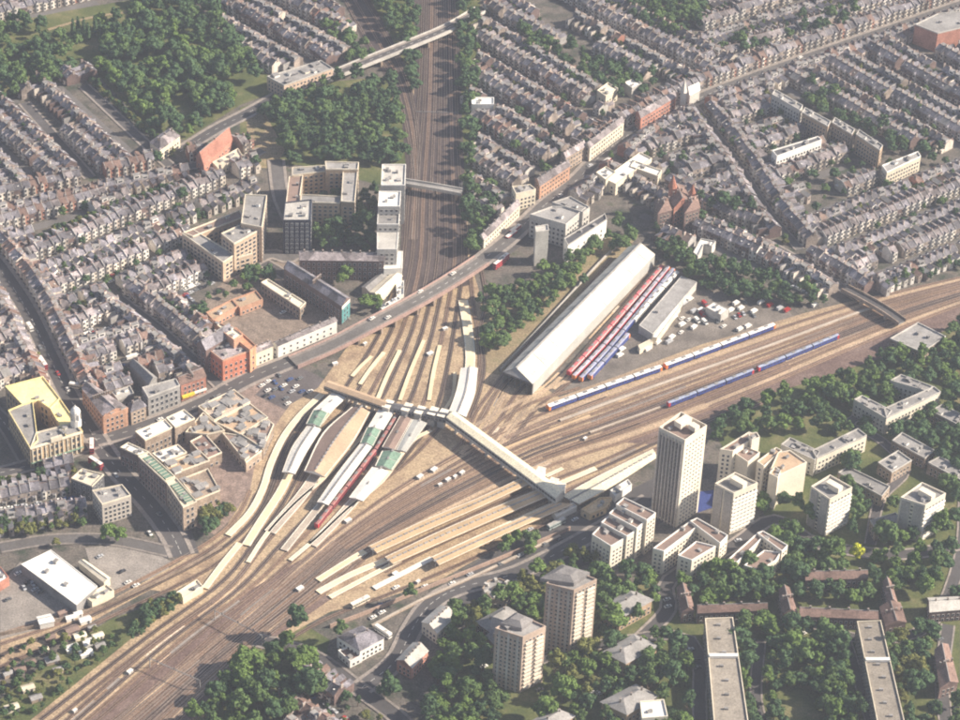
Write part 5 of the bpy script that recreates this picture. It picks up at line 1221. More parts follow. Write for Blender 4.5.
# nearer districts first
district('terraces behind the department store', [(-15, 474), (70, 458), (78, 490), (88, 515), (92, 535), (-15, 545)], ((0, 506), (78, 494)), [1, 3, 0, 6], 40, dens=1)
district('shops quarter beside the yellow store', [(56, 348), (120, 326), (135, 330), (195, 368), (172, 376), (130, 396), (105, 412), (92, 400)], ((75, 372), (120, 358)), [1, 3, 5, 6, 2], 34)
district('rooftops left of the store road', [(-20, 285), (15, 310), (48, 372), (40, 374), (-20, 392)], ((0, 350), (35, 336)), [1, 4, 0, 7], 34)
district('white fronted terraces above the red theatre', [(18, 262), (40, 240), (110, 205), (262, 160), (262, 172), (245, 205), (185, 235), (196, 262), (218, 270), (205, 296), (140, 306), (70, 345), (45, 305)], ((68, 336), (186, 286)), [0, 4, 0, 1, 7, 2], 40, pale_fronts=True)
district('houses beside the school', [(138, 302), (205, 296), (206, 340), (198, 362), (160, 322)], ((132, 305), (196, 360)), [3, 3, 6, 1], 36)
district('terraces along the church road', [(-15, 218), (40, 204), (240, 166), (240, 168), (110, 203), (30, 240), (20, 255), (-15, 260)], ((0, 232), (110, 200)), [1, 5, 0, 3], 38, pale_fronts=True)
district('terraces inside the park corner', [(8, 100), (70, 74), (95, 70), (150, 128), (176, 160), (95, 178), (60, 184), (-15, 196), (-15, 105)], ((68, 84), (148, 157)), [3, 6, 1, 2, 3], 35, phase=-2)
district('far roofs beyond the park', [(-20, -20), (120, -20), (95, 4), (45, 16), (-20, 24)], ((0, 20), (80, 2)), [4, 0, 1, 7], 38)
district('terraces above the peach flats', [(190, -20), (330, -20), (340, 20), (352, 45), (345, 68), (320, 62), (262, 78), (212, 10)], ((245, 22), (325, 66)), [3, 1, 6, 2, 0], 36)
district('terraces between the cutting and the high road', [(474, 70), (484, 15), (515, -15), (548, 40), (600, 88), (605, 110), (590, 140), (560, 158), (520, 182), (486, 232), (470, 200)], ((486, 50), (600, 118)), [3, 1, 6, 2, 3], 37)
district('terraces above the tree belt', [(560, -20), (640, -20), (652, 20), (700, 50), (760, 60), (690, 88), (640, 78), (612, 70), (575, 25)], ((600, 20), (680, 62)), [1, 6, 0, 2], 40)
district('rows beyond the high road', [(700, 30), (715, -20), (980, -20), (870, 20), (700, 82), (690, 60)], ((720, 62), (860, 16)), [0, 1, 4, 6], 42, pale_fronts=True)
district('rows beside the dark red institution', [(612, 132), (700, 112), (770, 92), (770, 110), (860, 156), (800, 195), (752, 225), (700, 190), (660, 165)], ((745, 198), (845, 160)), [1, 6, 0, 7, 3], 37)
district('far rows below the red brick block', [(770, 85), (830, 62), (920, 34), (980, 20), (980, 155), (925, 150), (880, 148), (830, 118)], ((780, 80), (890, 140)), [6, 3, 1, 2], 37)
district('pale rows towards the far railway bend', [(752, 232), (870, 180), (920, 172), (980, 145), (980, 262), (905, 296), (862, 286), (832, 258), (800, 262)], ((755, 230), (930, 165)), [1, 0, 7, 4, 6], 38, pale_fronts=True)
district('cottages above the depot trees', [(640, 216), (655, 212), (735, 228), (800, 262), (840, 292), (800, 292), (730, 262), (660, 240)], ((700, 236), (800, 282)), [3, 6, 1], 34)
district('houses by the far railway bend', [(880, 300), (905, 298), (980, 264), (980, 276), (905, 304)], ((880, 304), (960, 274)), [4, 0, 1], 30)
district('houses at the foot of the picture', [(305, 668), (345, 678), (392, 722), (380, 745), (290, 745), (280, 700)], ((310, 690), (380, 735)), [3, 1, 5], 34)

HOUSES.sort(key=lambda h: h[0])
near, far = HOUSES[:300], HOUSES[300:]
# labels need ordinals within the visible individual ones of each row
lab_used = {}
for (dist, x, y, rz, k, name, ri, hi, nrows, u) in near:
    root = empty('terraced_house', (x, y, 0), rz); root.scale = (1, 1, .88 + .3 * ((x * 12.9898 + y * 78.233) % 1))
    lab = f'{ordw(hi)} house in the {ordw(ri)} row of the {name}'
    if len(lab.split()) > 16: lab = f'{ordw(hi)} in {ordw(ri)} row, {name}'
    tag(root, lab, 'house', name)
    for n_, me in HM[k].items(): link(n_, me, root)
mb = MB()
for (dist, x, y, rz, k, name, ri, hi, nrows, u) in far:
    n0 = len(mb.v); mb.add(HJ[k], (x, y, 0, rz)); zs = .88 + .3 * ((x * 12.9898 + y * 78.233) % 1)
    mb.v[n0:] = [(a, b, c * zs) for a, b, c in mb.v[n0:]]
stuff(mb.build('terraced_houses'), 'far mass of slate roofed terraced houses with pale lofts and chimneys', 'houses')
print('houses', len(HOUSES))

# ================================================================== TREES
def blob(mb, c, r, m, leaf=.95, nl=46, seed=0):
    g = np.random.default_rng(seed)
    # bumpy core
    rings, segs = 4, 7
    V = []
    for i in range(rings + 1):
        th = math.pi * i / rings
        for j in range(segs):
            ph = 2 * math.pi * (j + .5 * (i % 2)) / segs; rr = r * .95 * g.uniform(.82, 1.12)
            V.append((c[0] + rr * math.sin(th) * math.cos(ph), c[1] + rr * math.sin(th) * math.sin(ph), c[2] + rr * .85 * math.cos(th)))
    for i in range(rings):
        for j in range(segs):
            a, b = i * segs + j, i * segs + (j + 1) % segs
            mb.face([V[a + segs], V[b + segs], V[b], V[a]], m)
    for _ in range(nl):
        d = g.normal(size=3); d /= np.linalg.norm(d); d[2] = abs(d[2]) * .9 if g.random() < .75 else d[2]
        p = np.array(c) + d * r * g.uniform(.82, 1.1) * np.array([1, 1, .9])
        nn = d + g.normal(size=3) * .5; nn /= np.linalg.norm(nn); u = np.cross(nn, g.normal(size=3)); u /= np.linalg.norm(u); v = np.cross(nn, u); s = leaf * g.uniform(.35, .75)
        mb.face([p - u * s, p - v * s * .8, p + u * s, p + v * s * .8], m)
def crown(seed, m, R0=4.2, tall=1.0):
    g = np.random.default_rng(seed); mb = MB(); n = 9
    blob(mb, (0, 0, 6.4 * tall), R0 * .62, m, seed=seed)
    for k in range(n):
        t = 2 * math.pi * k / n + g.uniform(-.3, .3); rr = R0 * g.uniform(.42, .72); z = 6.2 * tall + g.uniform(-1.7, 1.5)
        blob(mb, (rr * math.cos(t), rr * math.sin(t), z), R0 * g.uniform(.26, .44), m, nl=30, seed=seed * 50 + k)
    for k in range(4):
        t = g.uniform(0, 6.28); rr = R0 * g.uniform(.1, .4); blob(mb, (rr * math.cos(t), rr * math.sin(t), 8.3 * tall + g.uniform(-.3, .9)), R0 * g.uniform(.24, .36), m, nl=26, seed=seed * 90 + k)
    return mb
def conifer(seed, m):
    g = np.random.default_rng(seed); mb = MB()
    for k in range(7):
        z = 2.5 + k * 1.7; r = 2.3 * (1 - k / 8)
        blob(mb, (g.uniform(-.2, .2), g.uniform(-.2, .2), z), r, m, leaf=.8, nl=34, seed=seed * 30 + k)
    return mb
def trunk():
    mb = MB(); mb.tube((0, 0, 0), (0, 0, 4.2), .36, BARK, 7, .25)
    for t in range(4):
        a = t * 1.6; mb.tube((0, 0, 3.4 + .2 * t), (1.9 * math.cos(a), 1.9 * math.sin(a), 6.2), .17, BARK, 5, .07)
    return mb
CR = {}; CRM = {}
for ti, t in enumerate(('dark', 'mid', 'light', 'olive', 'yellow')):
    for v in range(4 if t != 'yellow' else 1):
        CR[(t, v)] = crown(11 + ti * 10 + v, LEAF[t], [4.0, 5.2, 3.3, 4.5][v], [1, .85, 1.4, 1.1][v])
CR[('conifer', 0)] = conifer(5, LEAF['dark'])
for k, m in CR.items(): CRM[k] = m.mesh('crown')
TR = trunk(); TRM = TR.mesh('trunk')
TREES = []; tgrid = {}
def tclash(x, y, r):
    gx, gy = int(x // 8), int(y // 8)
    for i in (-1, 0, 1):
        for j in (-1, 0, 1):
            for (u, v) in tgrid.get((gx + i, gy + j), []):
                if (u - x) ** 2 + (v - y) ** 2 < r * r: return True
    return False
def tadd(px, py, tint, s=1.0, zc=5.0, r=0.0):
    p = P(px, py, zc * s)[:2]
    TREES.append((float(np.hypot(*p)), p[0], p[1], tint, s)); tgrid.setdefault((int(p[0] // 8), int(p[1] // 8)), []).append((p[0], p[1]))
LAWNS = [[(590, 640), (604, 634), (606, 648), (592, 654)], [(744, 628), (762, 626), (764, 640), (748, 642)], [(664, 690), (682, 676), (690, 700), (672, 712)], [(905, 700), (925, 690), (930, 715), (910, 722)], [(820, 520), (850, 515), (852, 530), (826, 534)], [(838, 548), (872, 548), (874, 572), (840, 572)], [(98, 6), (140, 0), (150, 14), (118, 26), (60, 30)], [(166, 96), (188, 92), (200, 118), (186, 134), (172, 126)], [(245, 115), (268, 118), (280, 160), (252, 166)], [(78, 48), (100, 48), (106, 66), (84, 70)], [(340, 88), (362, 92), (352, 104), (322, 104)], [(770, 690), (812, 684), (826, 730), (780, 735)], [(0, 45), (34, 38), (20, 52), (0, 60)]]
LAWNW = [[tuple(P(x, y, 2)[:2]) for x, y in q] for q in LAWNS]
def veg(poly, tints, size=(.8, 1.15), gap=6.0, tries=900, margin=1.5, ribbons=True):
    W = [tuple(P(x, y, 4)[:2]) for x, y in poly]
    xs = [q[0] for q in W]; ys = [q[1] for q in W]
    area = abs(sum(W[i][0] * W[(i + 1) % len(W)][1] - W[(i + 1) % len(W)][0] * W[i][1] for i in range(len(W)))) / 2
    gap *= 1.13; size = (size[0] * 1.2, size[1] * 1.2)
    n = int(min(6000, area / gap / gap * 9))
    for _ in range(n):
        x, y = rng.uniform(min(xs), max(xs)), rng.uniform(min(ys), max(ys))
        if not pip(x, y, W) or tclash(x, y, gap * .55) or not inframe((x, y, 4), 45): continue
        if occupied(x, y, margin, ribbons) or any(pip(x, y, q) for q in LAWNW): continue
        s = rng.uniform(*size) * rng.choice([.7, .9, 1.0, 1.0, 1.2])
        if tclash(x, y, gap * s * .78): continue
        TREES.append((float(np.hypot(x, y)), x, y, tints[int(rng.integers(len(tints)))], s)); tgrid.setdefault((int(x // 8), int(y // 8)), []).append((x, y))
# single, distinct ones
tadd(856, 554, 'yellow', 1.25); tadd(340, 635, 'mid', 1.25); tadd(410, 598, 'mid', 1.2); tadd(108, 534, 'light', 1.1); tadd(120, 536, 'light', .9); tadd(345, 275, 'light', 1.15); tadd(340, 283, 'light', .9); tadd(366, 304, 'light', 1.1)
tadd(376, 300, 'light', .9); tadd(157, 158, 'dark', 1.1); tadd(766, 497, 'light', 1.0); tadd(762, 505, 'light', .9); tadd(188, 148, 'olive', .8)
for x, y in ((73, 28), (78, 26), (84, 27), (88, 32), (95, 26), (100, 30)): tadd(x, y, 'conifer', rng.uniform(.9, 1.2), 6)
veg([(600, 570), (660, 575), (700, 560), (740, 570), (800, 560), (830, 580), (790, 600), (700, 600), (655, 600), (690, 640), (700, 760), (660, 760), (655, 720), (640, 660), (600, 640)], ['dark', 'mid', 'mid', 'light'], (.85, 1.3), 5.8)
veg([(735, 620), (790, 622), (850, 650), (870, 760), (745, 760)], ['dark', 'dark', 'mid', 'light'], (.85, 1.3), 5.8)
veg([(880, 625), (935, 625), (925, 700), (960, 700), (960, 760), (905, 760)], ['dark', 'mid', 'dark', 'olive'], (.9, 1.2), 6)
veg([(700, 565), (735, 560), (770, 575), (760, 605), (700, 603)], ['mid', 'light', 'mid'], (1.0, 1.3), 5.5)
veg([(780, 500), (830, 535), (900, 535), (960, 520), (970, 600), (900, 590), (870, 600), (800, 600), (770, 560)], ['dark', 'mid', 'dark', 'light'], (.9, 1.25), 6)
veg([(850, 455), (880, 500), (900, 500), (855, 520), (840, 500)], ['mid', 'dark'], (1, 1.2), 5.5)
veg([(885, 440), (975, 380), (985, 470), (975, 520), (945, 500), (930, 470)], ['dark', 'dark', 'mid'], (.9, 1.2), 6)
veg([(800, 395), (860, 365), (900, 350), (985, 315), (985, 390), (930, 385), (870, 400), (850, 430), (800, 430), (760, 430), (715, 440), (712, 415), (760, 402)], ['dark', 'mid', 'light', 'mid', 'dark', 'light'], (.8, 1.1), 6)
veg([(862, 405), (895, 395), (900, 425), (885, 430), (866, 445)], ['dark', 'mid'], (.9, 1.1), 6)
veg([(480, 595), (560, 555), (620, 600), (600, 640), (600, 700), (540, 705), (550, 670), (545, 620), (500, 610)], ['mid', 'dark', 'olive', 'light'], (.8, 1.1), 6.5)
veg([(500, 545), (520, 535), (600, 560), (560, 575), (510, 575)], ['mid', 'olive', 'light'], (.8, 1.0), 6)
veg([(180, 735), (240, 668), (300, 630), (315, 650), (325, 690), (290, 700), (290, 740)], ['mid', 'mid', 'light', 'dark'], (1.0, 1.35), 5.5)
veg([(425, 745), (430, 670), (450, 625), (480, 640), (495, 690), (500, 745)], ['dark', 'mid', 'light'], (.9, 1.2), 6)
veg([(440, 610), (480, 600), (490, 620), (470, 630)], ['olive', 'mid'], (.7, .9), 5)
veg([(385, 670), (400, 675), (395, 690), (375, 690)], ['dark'], (.9, 1.0), 6)
veg([(130, 640), (145, 605), (180, 590), (185, 600), (160, 625)], ['olive', 'dark'], (.5, .7), 4)
veg([(478, 305), (520, 280), (560, 262), (615, 222), (635, 225), (632, 245), (560, 300), (520, 330), (498, 350), (486, 345)], ['mid', 'mid', 'dark', 'light'], (.75, 1.05), 5.5)
veg([(655, 240), (720, 258), (800, 290), (835, 300), (800, 306), (720, 290), (665, 266)], ['dark', 'dark', 'mid'], (.8, 1.05), 5.5)
veg([(460, 200), (490, 185), (500, 200), (480, 240), (470, 256)], ['dark', 'mid'], (.9, 1.1), 6)
veg([(315, 200), (360, 200), (376, 190), (376, 250), (345, 245), (315, 240)], ['dark', 'mid', 'dark'], (.9, 1.1), 6)
veg([(262, 100), (300, 90), (340, 85), (400, 78), (410, 130), (412, 160), (380, 162), (340, 158), (290, 160), (280, 130), (262, 112)], ['dark', 'dark', 'mid'], (.9, 1.2), 6)
veg([(244, 140), (262, 150), (280, 165), (250, 165)], ['olive', 'dark'], (.7, .9), 7)
veg([(100, 20), (140, 15), (175, 35), (225, 75), (238, 105), (225, 120), (180, 138), (152, 125), (110, 82), (95, 62), (105, 40)], ['dark', 'mid', 'dark', 'light'], (.95, 1.25), 6)
veg([(150, 20), (175, 35), (225, 85), (215, 110), (190, 95), (160, 60), (140, 35)], ['light', 'light', 'mid'], (1, 1.3), 6)
veg([(-20, 55), (30, 45), (70, 55), (75, 72), (20, 95), (-20, 108)], ['mid', 'mid', 'dark'], (1, 1.25), 6)
veg([(-20, 20), (45, 20), (50, 35), (100, 30), (100, 40), (60, 52), (-20, 50)], ['dark', 'mid'], (.9, 1.1), 8)
veg([(140, -20), (192, -20), (220, 20), (262, 75), (250, 85), (215, 60), (170, 25), (140, 5)], ['dark', 'dark', 'mid'], (.9, 1.2), 6)
veg([(352, -20), (422, -20), (420, 45), (400, 60), (380, 25)], ['dark', 'dark', 'mid'], (.9, 1.15), 6)
veg([(396, 66), (420, 50), (418, 130), (410, 110)], ['dark'], (.8, 1.0), 6)
veg([(450, -20), (485, -20), (480, 30), (474, 90), (472, 180), (464, 230), (458, 120)], ['dark', 'dark', 'mid'], (.85, 1.1), 6)
veg([(320, 30), (350, 20), (372, 55), (352, 75), (345, 50)], ['dark', 'mid'], (.7, .9), 7)
veg([(520, 28), (560, 38), (612, 70), (645, 85), (620, 100), (560, 75), (525, 45)], ['dark', 'dark', 'mid'], (.8, 1.1), 6.5)
veg([(610, -20), (690, -20), (710, 20), (680, 35), (650, 30), (620, 5)], ['dark', 'mid'], (.9, 1.1), 6)
veg([(715, 48), (790, 28), (880, -10), (880, 2), (830, 32), (720, 58)], ['dark', 'mid', 'dark'], (.8, 1.0), 7)
veg([(800, 80), (830, 90), (845, 112), (880, 130), (925, 150), (890, 150), (830, 120), (800, 100)], ['dark', 'mid', 'dark'], (.8, 1.0), 7)
veg([(700, 200), (760, 210), (750, 232), (730, 235), (700, 225)], ['dark'], (.9, 1.1), 7)
veg([(610, 70), (650, 55), (660, 75), (640, 95)], ['dark'], (.7, .9), 8)
veg([(890, 282), (920, 272), (985, 246), (985, 258), (900, 296)], ['dark', 'mid'], (.6, .8), 6)
veg([(196, 520), (212, 500), (235, 505), (225, 525), (205, 535)], ['olive', 'dark'], (.5, .7), 5)
veg([(0, 520), (90, 518), (90, 540), (0, 545)], ['olive', 'mid'], (.4, .7), 6)
veg([(55, 210), (200, 175), (190, 210), (60, 250)], ['dark', 'mid'], (.4, .7), 16)
veg([(60, 260), (200, 225), (180, 270), (70, 310)], ['dark', 'mid'], (.4, .7), 14)
veg([(180, 310), (205, 305), (205, 325), (185, 330)], ['dark'], (.5, .8), 6)
veg([(560, 90), (640, 130), (700, 160), (650, 190), (500, 170), (490, 120)], ['dark', 'mid'], (.4, .7), 15)
veg([(690, 120), (930, 60), (960, 230), (760, 220)], ['dark', 'mid'], (.4, .7), 14)
veg([(0, 640), (110, 625), (120, 640), (50, 700), (0, 730)], ['mid', 'olive', 'dark'], (.3, .5), 7)
veg([(320, 660), (400, 700), (400, 740), (320, 740)], ['dark', 'olive'], (.4, .7), 9)
veg([(244, 268), (262, 264), (300, 285), (262, 282), (240, 280)], ['mid', 'dark', 'light'], (.5, .8), 6)
veg([(205, 268), (240, 262), (262, 282), (208, 300)], ['mid', 'dark'], (.4, .7), 9)
veg([(302, 224), (340, 222), (372, 232), (370, 250), (310, 248)], ['dark', 'mid'], (.7, 1.0), 7)
veg([(346, 322), (372, 306), (400, 290), (385, 312)], ['mid'], (.5, .7), 8)
veg([(590, 600), (660, 590), (680, 640), (660, 700), (600, 740), (520, 735), (590, 680)], ['mid', 'dark', 'light'], (.8, 1.1), 6.5)
veg([(0, 410), (60, 500), (160, 440), (100, 380)], ['dark'], (.3, .45), 22)
print('trees', len(TREES))
TREES.sort(key=lambda t: t[0] - 0 * t[4])
nearT, farT = TREES[:300], TREES[300:]
lmcount = {}
SZ = lambda s: 'tall' if s > 1.12 else ('small' if s < .75 else 'round')
TC = {'dark': 'dark green', 'mid': 'mid green', 'light': 'light green', 'olive': 'olive green', 'yellow': 'bright yellow', 'conifer': 'dark conical'}
buckets = {}
for i, (dist, x, y, tint, s) in enumerate(nearT):
    j = min(range(len(LM)), key=lambda q: (LM[q][1] - x) ** 2 + (LM[q][2] - y) ** 2)
    dx, dy = x - LM[j][1], y - LM[j][2]
    side = ('right of' if dx > 0 else 'left of') if abs(dx) > abs(dy) else ('behind' if dy > 0 else 'in front of')
    buckets.setdefault((LM[j][0], side), []).append((dx * dx + dy * dy, i))
labT = {}
for (lm, side), L in buckets.items():
    L.sort()
    for k, (_, i) in enumerate(L):
        t = nearT[i]; rank = 'closest' if k == 0 else ordw(k) + ' closest'
        labT[i] = f'{TC[t[3]]} tree {side} the {lm}, {rank}'
def vidx(x, y): return int(abs(x * 7.3 + y * 3.1)) % 4
for i, (dist, x, y, tint, s) in enumerate(nearT):
    key = (tint, vidx(x, y) if tint not in ('yellow', 'conifer') else 0)
    root = empty('tree', (x, y, 0), (x * 1.7 + y) % 6.28); root.scale = (s, s, s)
    tag(root, labT[i] if tint != 'yellow' else 'the one bright yellow tree among the green ones by the towers', 'tree', 'trees around the estate and railway')
    link('trunk', TRM, root); link('crown', CRM[key], root)
# the far woodland mass
def cloud(items, name, label, cat):
    per = {}
    for (x, y, z, rz, s, key) in items: per.setdefault(key, []).append((x, y, z, rz, s))
    V = []; Fc = []; Mi = []; mats = []; nv = 0
    for key, L in per.items():
        src = CR[key]; v = np.array(src.v); fl = np.array(src.f)
        if src.mats[0] not in mats: mats.append(src.mats[0])
        mi = mats.index(src.mats[0])
        for (x, y, z, rz, s) in L:
            c, q = math.cos(rz), math.sin(rz); w = v * s
            V.append(np.stack([w[:, 0] * c - w[:, 1] * q + x, w[:, 0] * q + w[:, 1] * c + y, w[:, 2] + z], 1)); Fc.append(fl + nv); nv += len(v); Mi.append(np.full(len(fl), mi))
    V = np.concatenate(V); Fc = np.concatenate(Fc); Mi = np.concatenate(Mi)
    me = bpy.data.meshes.new(name); me.vertices.add(len(V)); me.vertices.foreach_set('co', V.astype(np.float32).ravel())
    me.loops.add(Fc.size); me.loops.foreach_set('vertex_index', Fc.astype(np.int32).ravel())
    me.polygons.add(len(Fc)); me.polygons.foreach_set('loop_start', np.arange(0, Fc.size, 4, dtype=np.int32))
    me.polygons.foreach_set('material_index', Mi.astype(np.int32))
    for m in mats: me.materials.append(m)
    me.update(calc_edges=True); me.validate()
    o = bpy.data.objects.new(name, me); COL.objects.link(o); stuff(o, label, cat); return o
cloud([(x, y, 0, (x + y) % 6.28, s, (t, vidx(x, y) if t not in ('yellow', 'conifer') else 0)) for (_, x, y, t, s) in farT], 'woodland', 'far park and railway side woodland of dark and light green crowns', 'woodland')
if GARDEN: cloud([(x, y, -1.2 * s, (x * 3 + y) % 6.28, s, (['dark', 'mid', 'olive', 'dark'][int(abs(x + y)) % 4], vidx(x, y))) for (x, y, s) in GARDEN], 'garden_shrubs', 'shrubs and small garden growth behind the terraces', 'shrubs')

# ================================================================== VEHICLES
def car_mesh(m, L=4.3, w=1.8, van=False):
    mb = MB()
    def sec(x, z0, z1, w_): return [(x, -w_, z0), (x, w_, z0), (x, w_, z1), (x, -w_, z1)]
    prof = [(-L / 2, .35, .85, w / 2), (-L / 2 + .2, .3, .95, w / 2), (L / 2 - .3, .3, .85, w / 2), (L / 2, .35, .7, w / 2 * .95)]
    if van: prof = [(-L / 2, .35, 2.2, w / 2), (L / 2 - 1.3, .3, 2.2, w / 2), (L / 2 - .5, .3, 1.2, w / 2), (L / 2, .35, 1.0, w / 2 * .95)]
    S_ = [sec(*p) for p in prof]
    for i in range(len(S_) - 1):
        for j in range(4): mb.face([S_[i][j], S_[i][(j + 1) % 4], S_[i + 1][(j + 1) % 4], S_[i + 1][j]], m if not (van and i == 1 and j == 2) else GLASS)
    mb.face(S_[0][::-1], m); mb.face(S_[-1], m)
    if not van:
        C_ = [(-L / 2 + .5, .9, .95, w / 2 * .95), (-L / 2 + 1.0, .9, 1.45, w / 2 * .8), (L / 2 - 1.9, .9, 1.45, w / 2 * .8), (L / 2 - 1.1, .85, .92, w / 2 * .92)]
        T = [sec(*p) for p in C_]
        for i in range(3):
            for j in range(1, 4):
                mb.face([T[i][j], T[i][(j + 1) % 4], T[i + 1][(j + 1) % 4], T[i + 1][j]], m if (j == 2 and i == 1) else GLASS)
    for x in (-L * .31, L * .31):
        for s_ in (-1, 1): mb.tube((x, s_ * (w / 2 - .2), .33), (x, s_ * (w / 2 + .02), .33), .33, TYRE, 8)
    return mb
CARC = {'white': WHITE, 'silver': mat('silver_car', (.45, .46, .48), .1, .1, .35, spec=.5), 'black': mat('black_car', (.02, .02, .025), .1, .1, .3, spec=.5), 'red': mat('red_car', (.35, .03, .03), .1, .1, .35, spec=.5), 'blue': mat('blue_car', (.04, .08, .22), .1, .1, .35, spec=.5), 'grey': mat('grey_car', (.14, .145, .15), .1, .1, .35, spec=.5)}
CM = {k: car_mesh(m).mesh('parked_car') for k, m in CARC.items()}; VM = {k: car_mesh(CARC[k], 5.4, 2.0, True).mesh('parked_van') for k in ('white', 'silver', 'red')}
VEH = []
def car(px, py, ang_px, col='white', van=False, z=0.06):
    p = P(px, py, z); q = P(px + ang_px[0], py + ang_px[1], z); rz = math.atan2(q[1] - p[1], q[0] - p[0])
    if any((v[0] - p[0]) ** 2 + (v[1] - p[1]) ** 2 < (4.6 if (van or v[5]) else 2.6) ** 2 for v in VEH): return
    VEH.append((p[0], p[1], z, rz, col, van))
for i, x in enumerate([(658, 343), (664, 341), (672, 338), (681, 333), (686, 331), (694, 328)]): car(x[0], x[1], (5, -4), 'white', i != 3)
for x, y, c in [(684, 304, 'silver'), (690, 300, 'white'), (736, 304, 'white'), (741, 309, 'white'), (745, 306, 'white'), (754, 312, 'white'), (770, 306, 'red'), (775, 308, 'red'), (780, 309, 'silver'), (787, 311, 'red'), (765, 303, 'white'), (740, 330, 'white'), (748, 327, 'white'), (674, 318, 'white'), (676, 321, 'white'), (622, 350, 'white'), (620, 356, 'white'), (628, 349, 'white'), (694, 312, 'silver'), (701, 311, 'white'), (648, 350, 'white'), (731, 311, 'white'), (815, 306, 'white')]: car(x, y, (5, -3), c, True)
for x, y in [(262, 386), (268, 391), (275, 383), (281, 389), (290, 380), (296, 387), (302, 392), (272, 398), (286, 399), (310, 392), (300, 379), (279, 376), (266, 396)]: car(x, y, [(6, -3), (4, 4)][int(x) % 2], ['white', 'grey', 'black', 'silver', 'blue', 'white'][int(x * 7 + y) % 6])
for k in range(46):
    f_, g_ = rng.uniform(0, 1), rng.uniform(0, 1); x = 660 + f_ * 135 + g_ * 25; y = 348 - f_ * 42 - g_ * 38
    if pip(x, y, [(655, 350), (700, 292), (722, 296), (795, 308), (800, 318), (760, 328), (690, 345)]) and not occupied(*P(x, y)[:2], 1.5, False): car(x, y, [(5, -3), (4, 4)][k % 2], ['white', 'white', 'silver', 'grey', 'white', 'red'][k % 6], k % 3 != 0)
for x, y, c in [(377, 611, 'black'), (380, 606, 'blue'), (388, 603, 'black'), (373, 618, 'white'), (382, 613, 'white'), (396, 588, 'white'), (425, 587, 'white'), (452, 584, 'white'), (455, 577, 'grey'), (536, 538, 'white'), (530, 530, 'silver'), (470, 575, 'silver'), (500, 565, 'grey'), (520, 556, 'white'), (560, 540, 'black'), (575, 520, 'silver'), (545, 545, 'grey')]: car(x, y, (6, -3), c)
for x, y in [(393, 301), (372, 319), (420, 292), (388, 318), (453, 274)]: car(x, y, (6, -3.4), ['white', 'silver', 'grey', 'white', 'white'][(x // 7) % 5], False, 7.05)
for x, y, c in [(18, 574, 'white'), (35, 590, 'silver'), (40, 592, 'grey'), (28, 583, 'black'), (122, 572, 'black'), (100, 557, 'silver'), (128, 583, 'white'), (136, 586, 'white'), (8, 600, 'grey')]: car(x, y, (6, -3), c)
for x, y, c in [(150, 534, 'white'), (116, 476, 'silver'), (30, 330, 'white'), (40, 348, 'grey'), (58, 374, 'red'), (68, 390, 'white'), (82, 420, 'black'), (160, 515, 'grey')]: car(x, y, (5, 7), c)
for x, y, c in [(284, 386, 'white'), (292, 392, 'silver'), (300, 388, 'white'), (275, 390, 'grey'), (288, 404, 'white'), (268, 382, 'white'), (225, 310, 'white'), (283, 313, 'white'), (230, 305, 'grey'), (246, 302, 'silver'), (110, 428, 'silver'), (160, 420, 'white'), (215, 398, 'grey'), (560, 196, 'white'), (590, 166, 'silver'), (640, 128, 'white'), (720, 88, 'silver'), (800, 58, 'white'), (205, 408, 'black')]: car(x, y, (6, -3), c)
for x, y, c in [(803, 634, 'white'), (815, 635, 'white'), (697, 660, 'black'), (698, 668, 'grey'), (690, 650, 'silver'), (667, 600, 'white'), (668, 607, 'white'), (738, 541, 'silver'), (795, 523, 'white'), (630, 641, 'white'), (594, 692, 'white'), (600, 694, 'silver'), (955, 708, 'black'), (940, 640, 'grey'), (480, 690, 'silver'), (390, 692, 'white'), (480, 660, 'white'), (484, 667, 'white'), (540, 690, 'grey')]: car(x, y, (6, -2), c)
for x0, y0, n_, c0 in [(20, 590, 4, 1), (236, 312, 4, 2), (690, 322, 6, 1), (700, 330, 6, 0), (735, 318, 6, 2)]:
    for k in range(n_):
        if rng.random() < .75: car(x0 + k * 4.2, y0 - k * 1.9 + rng.uniform(-.4, .4), (3, 5), ['white', 'silver', 'black', 'grey', 'blue', 'red', 'silver'][int(rng.integers(7))])
random.shuffle(CARSPOTS)
cs = [c for c in CARSPOTS if inframe((c[0], c[1], 0), 0)]
cs.sort(key=lambda c: c[0] ** 2 + c[1] ** 2)
for c in cs[:170]: VEH.append((c[0], c[1], .03, c[2], random.choice(['white', 'silver', 'black', 'grey', 'blue', 'red', 'grey', 'silver']), random.random() < .08))
bk = {}
for i, v in enumerate(VEH):
    j = min(range(len(LM)), key=lambda q: (LM[q][1] - v[0]) ** 2 + (LM[q][2] - v[1]) ** 2); dx, dy = v[0] - LM[j][1], v[1] - LM[j][2]
    if v[5] and v[4] not in VM: v = VEH[i] = (*v[:4], 'white', True)
    bk.setdefault((LM[j][0], v[4], v[5]), []).append((dx * dx + dy * dy, i))
for (lm, c, van), L in bk.items():
    L.sort()
    for k, (_, i) in enumerate(L):
        v = VEH[i]; nm = 'van' if van else 'car'
        if van and v[4] not in VM: v = (*v[:4], 'white', True)
        o = link('parked_van' if van else 'parked_car', (VM if van else CM)[v[4]], None, v[:3], v[3])
        tag(o, f'{v[4]} {nm} near the {lm}, ' + ('closest' if k == 0 else ordw(k) + ' closest') + ' of its colour', nm, f'{nm}s parked and driving')
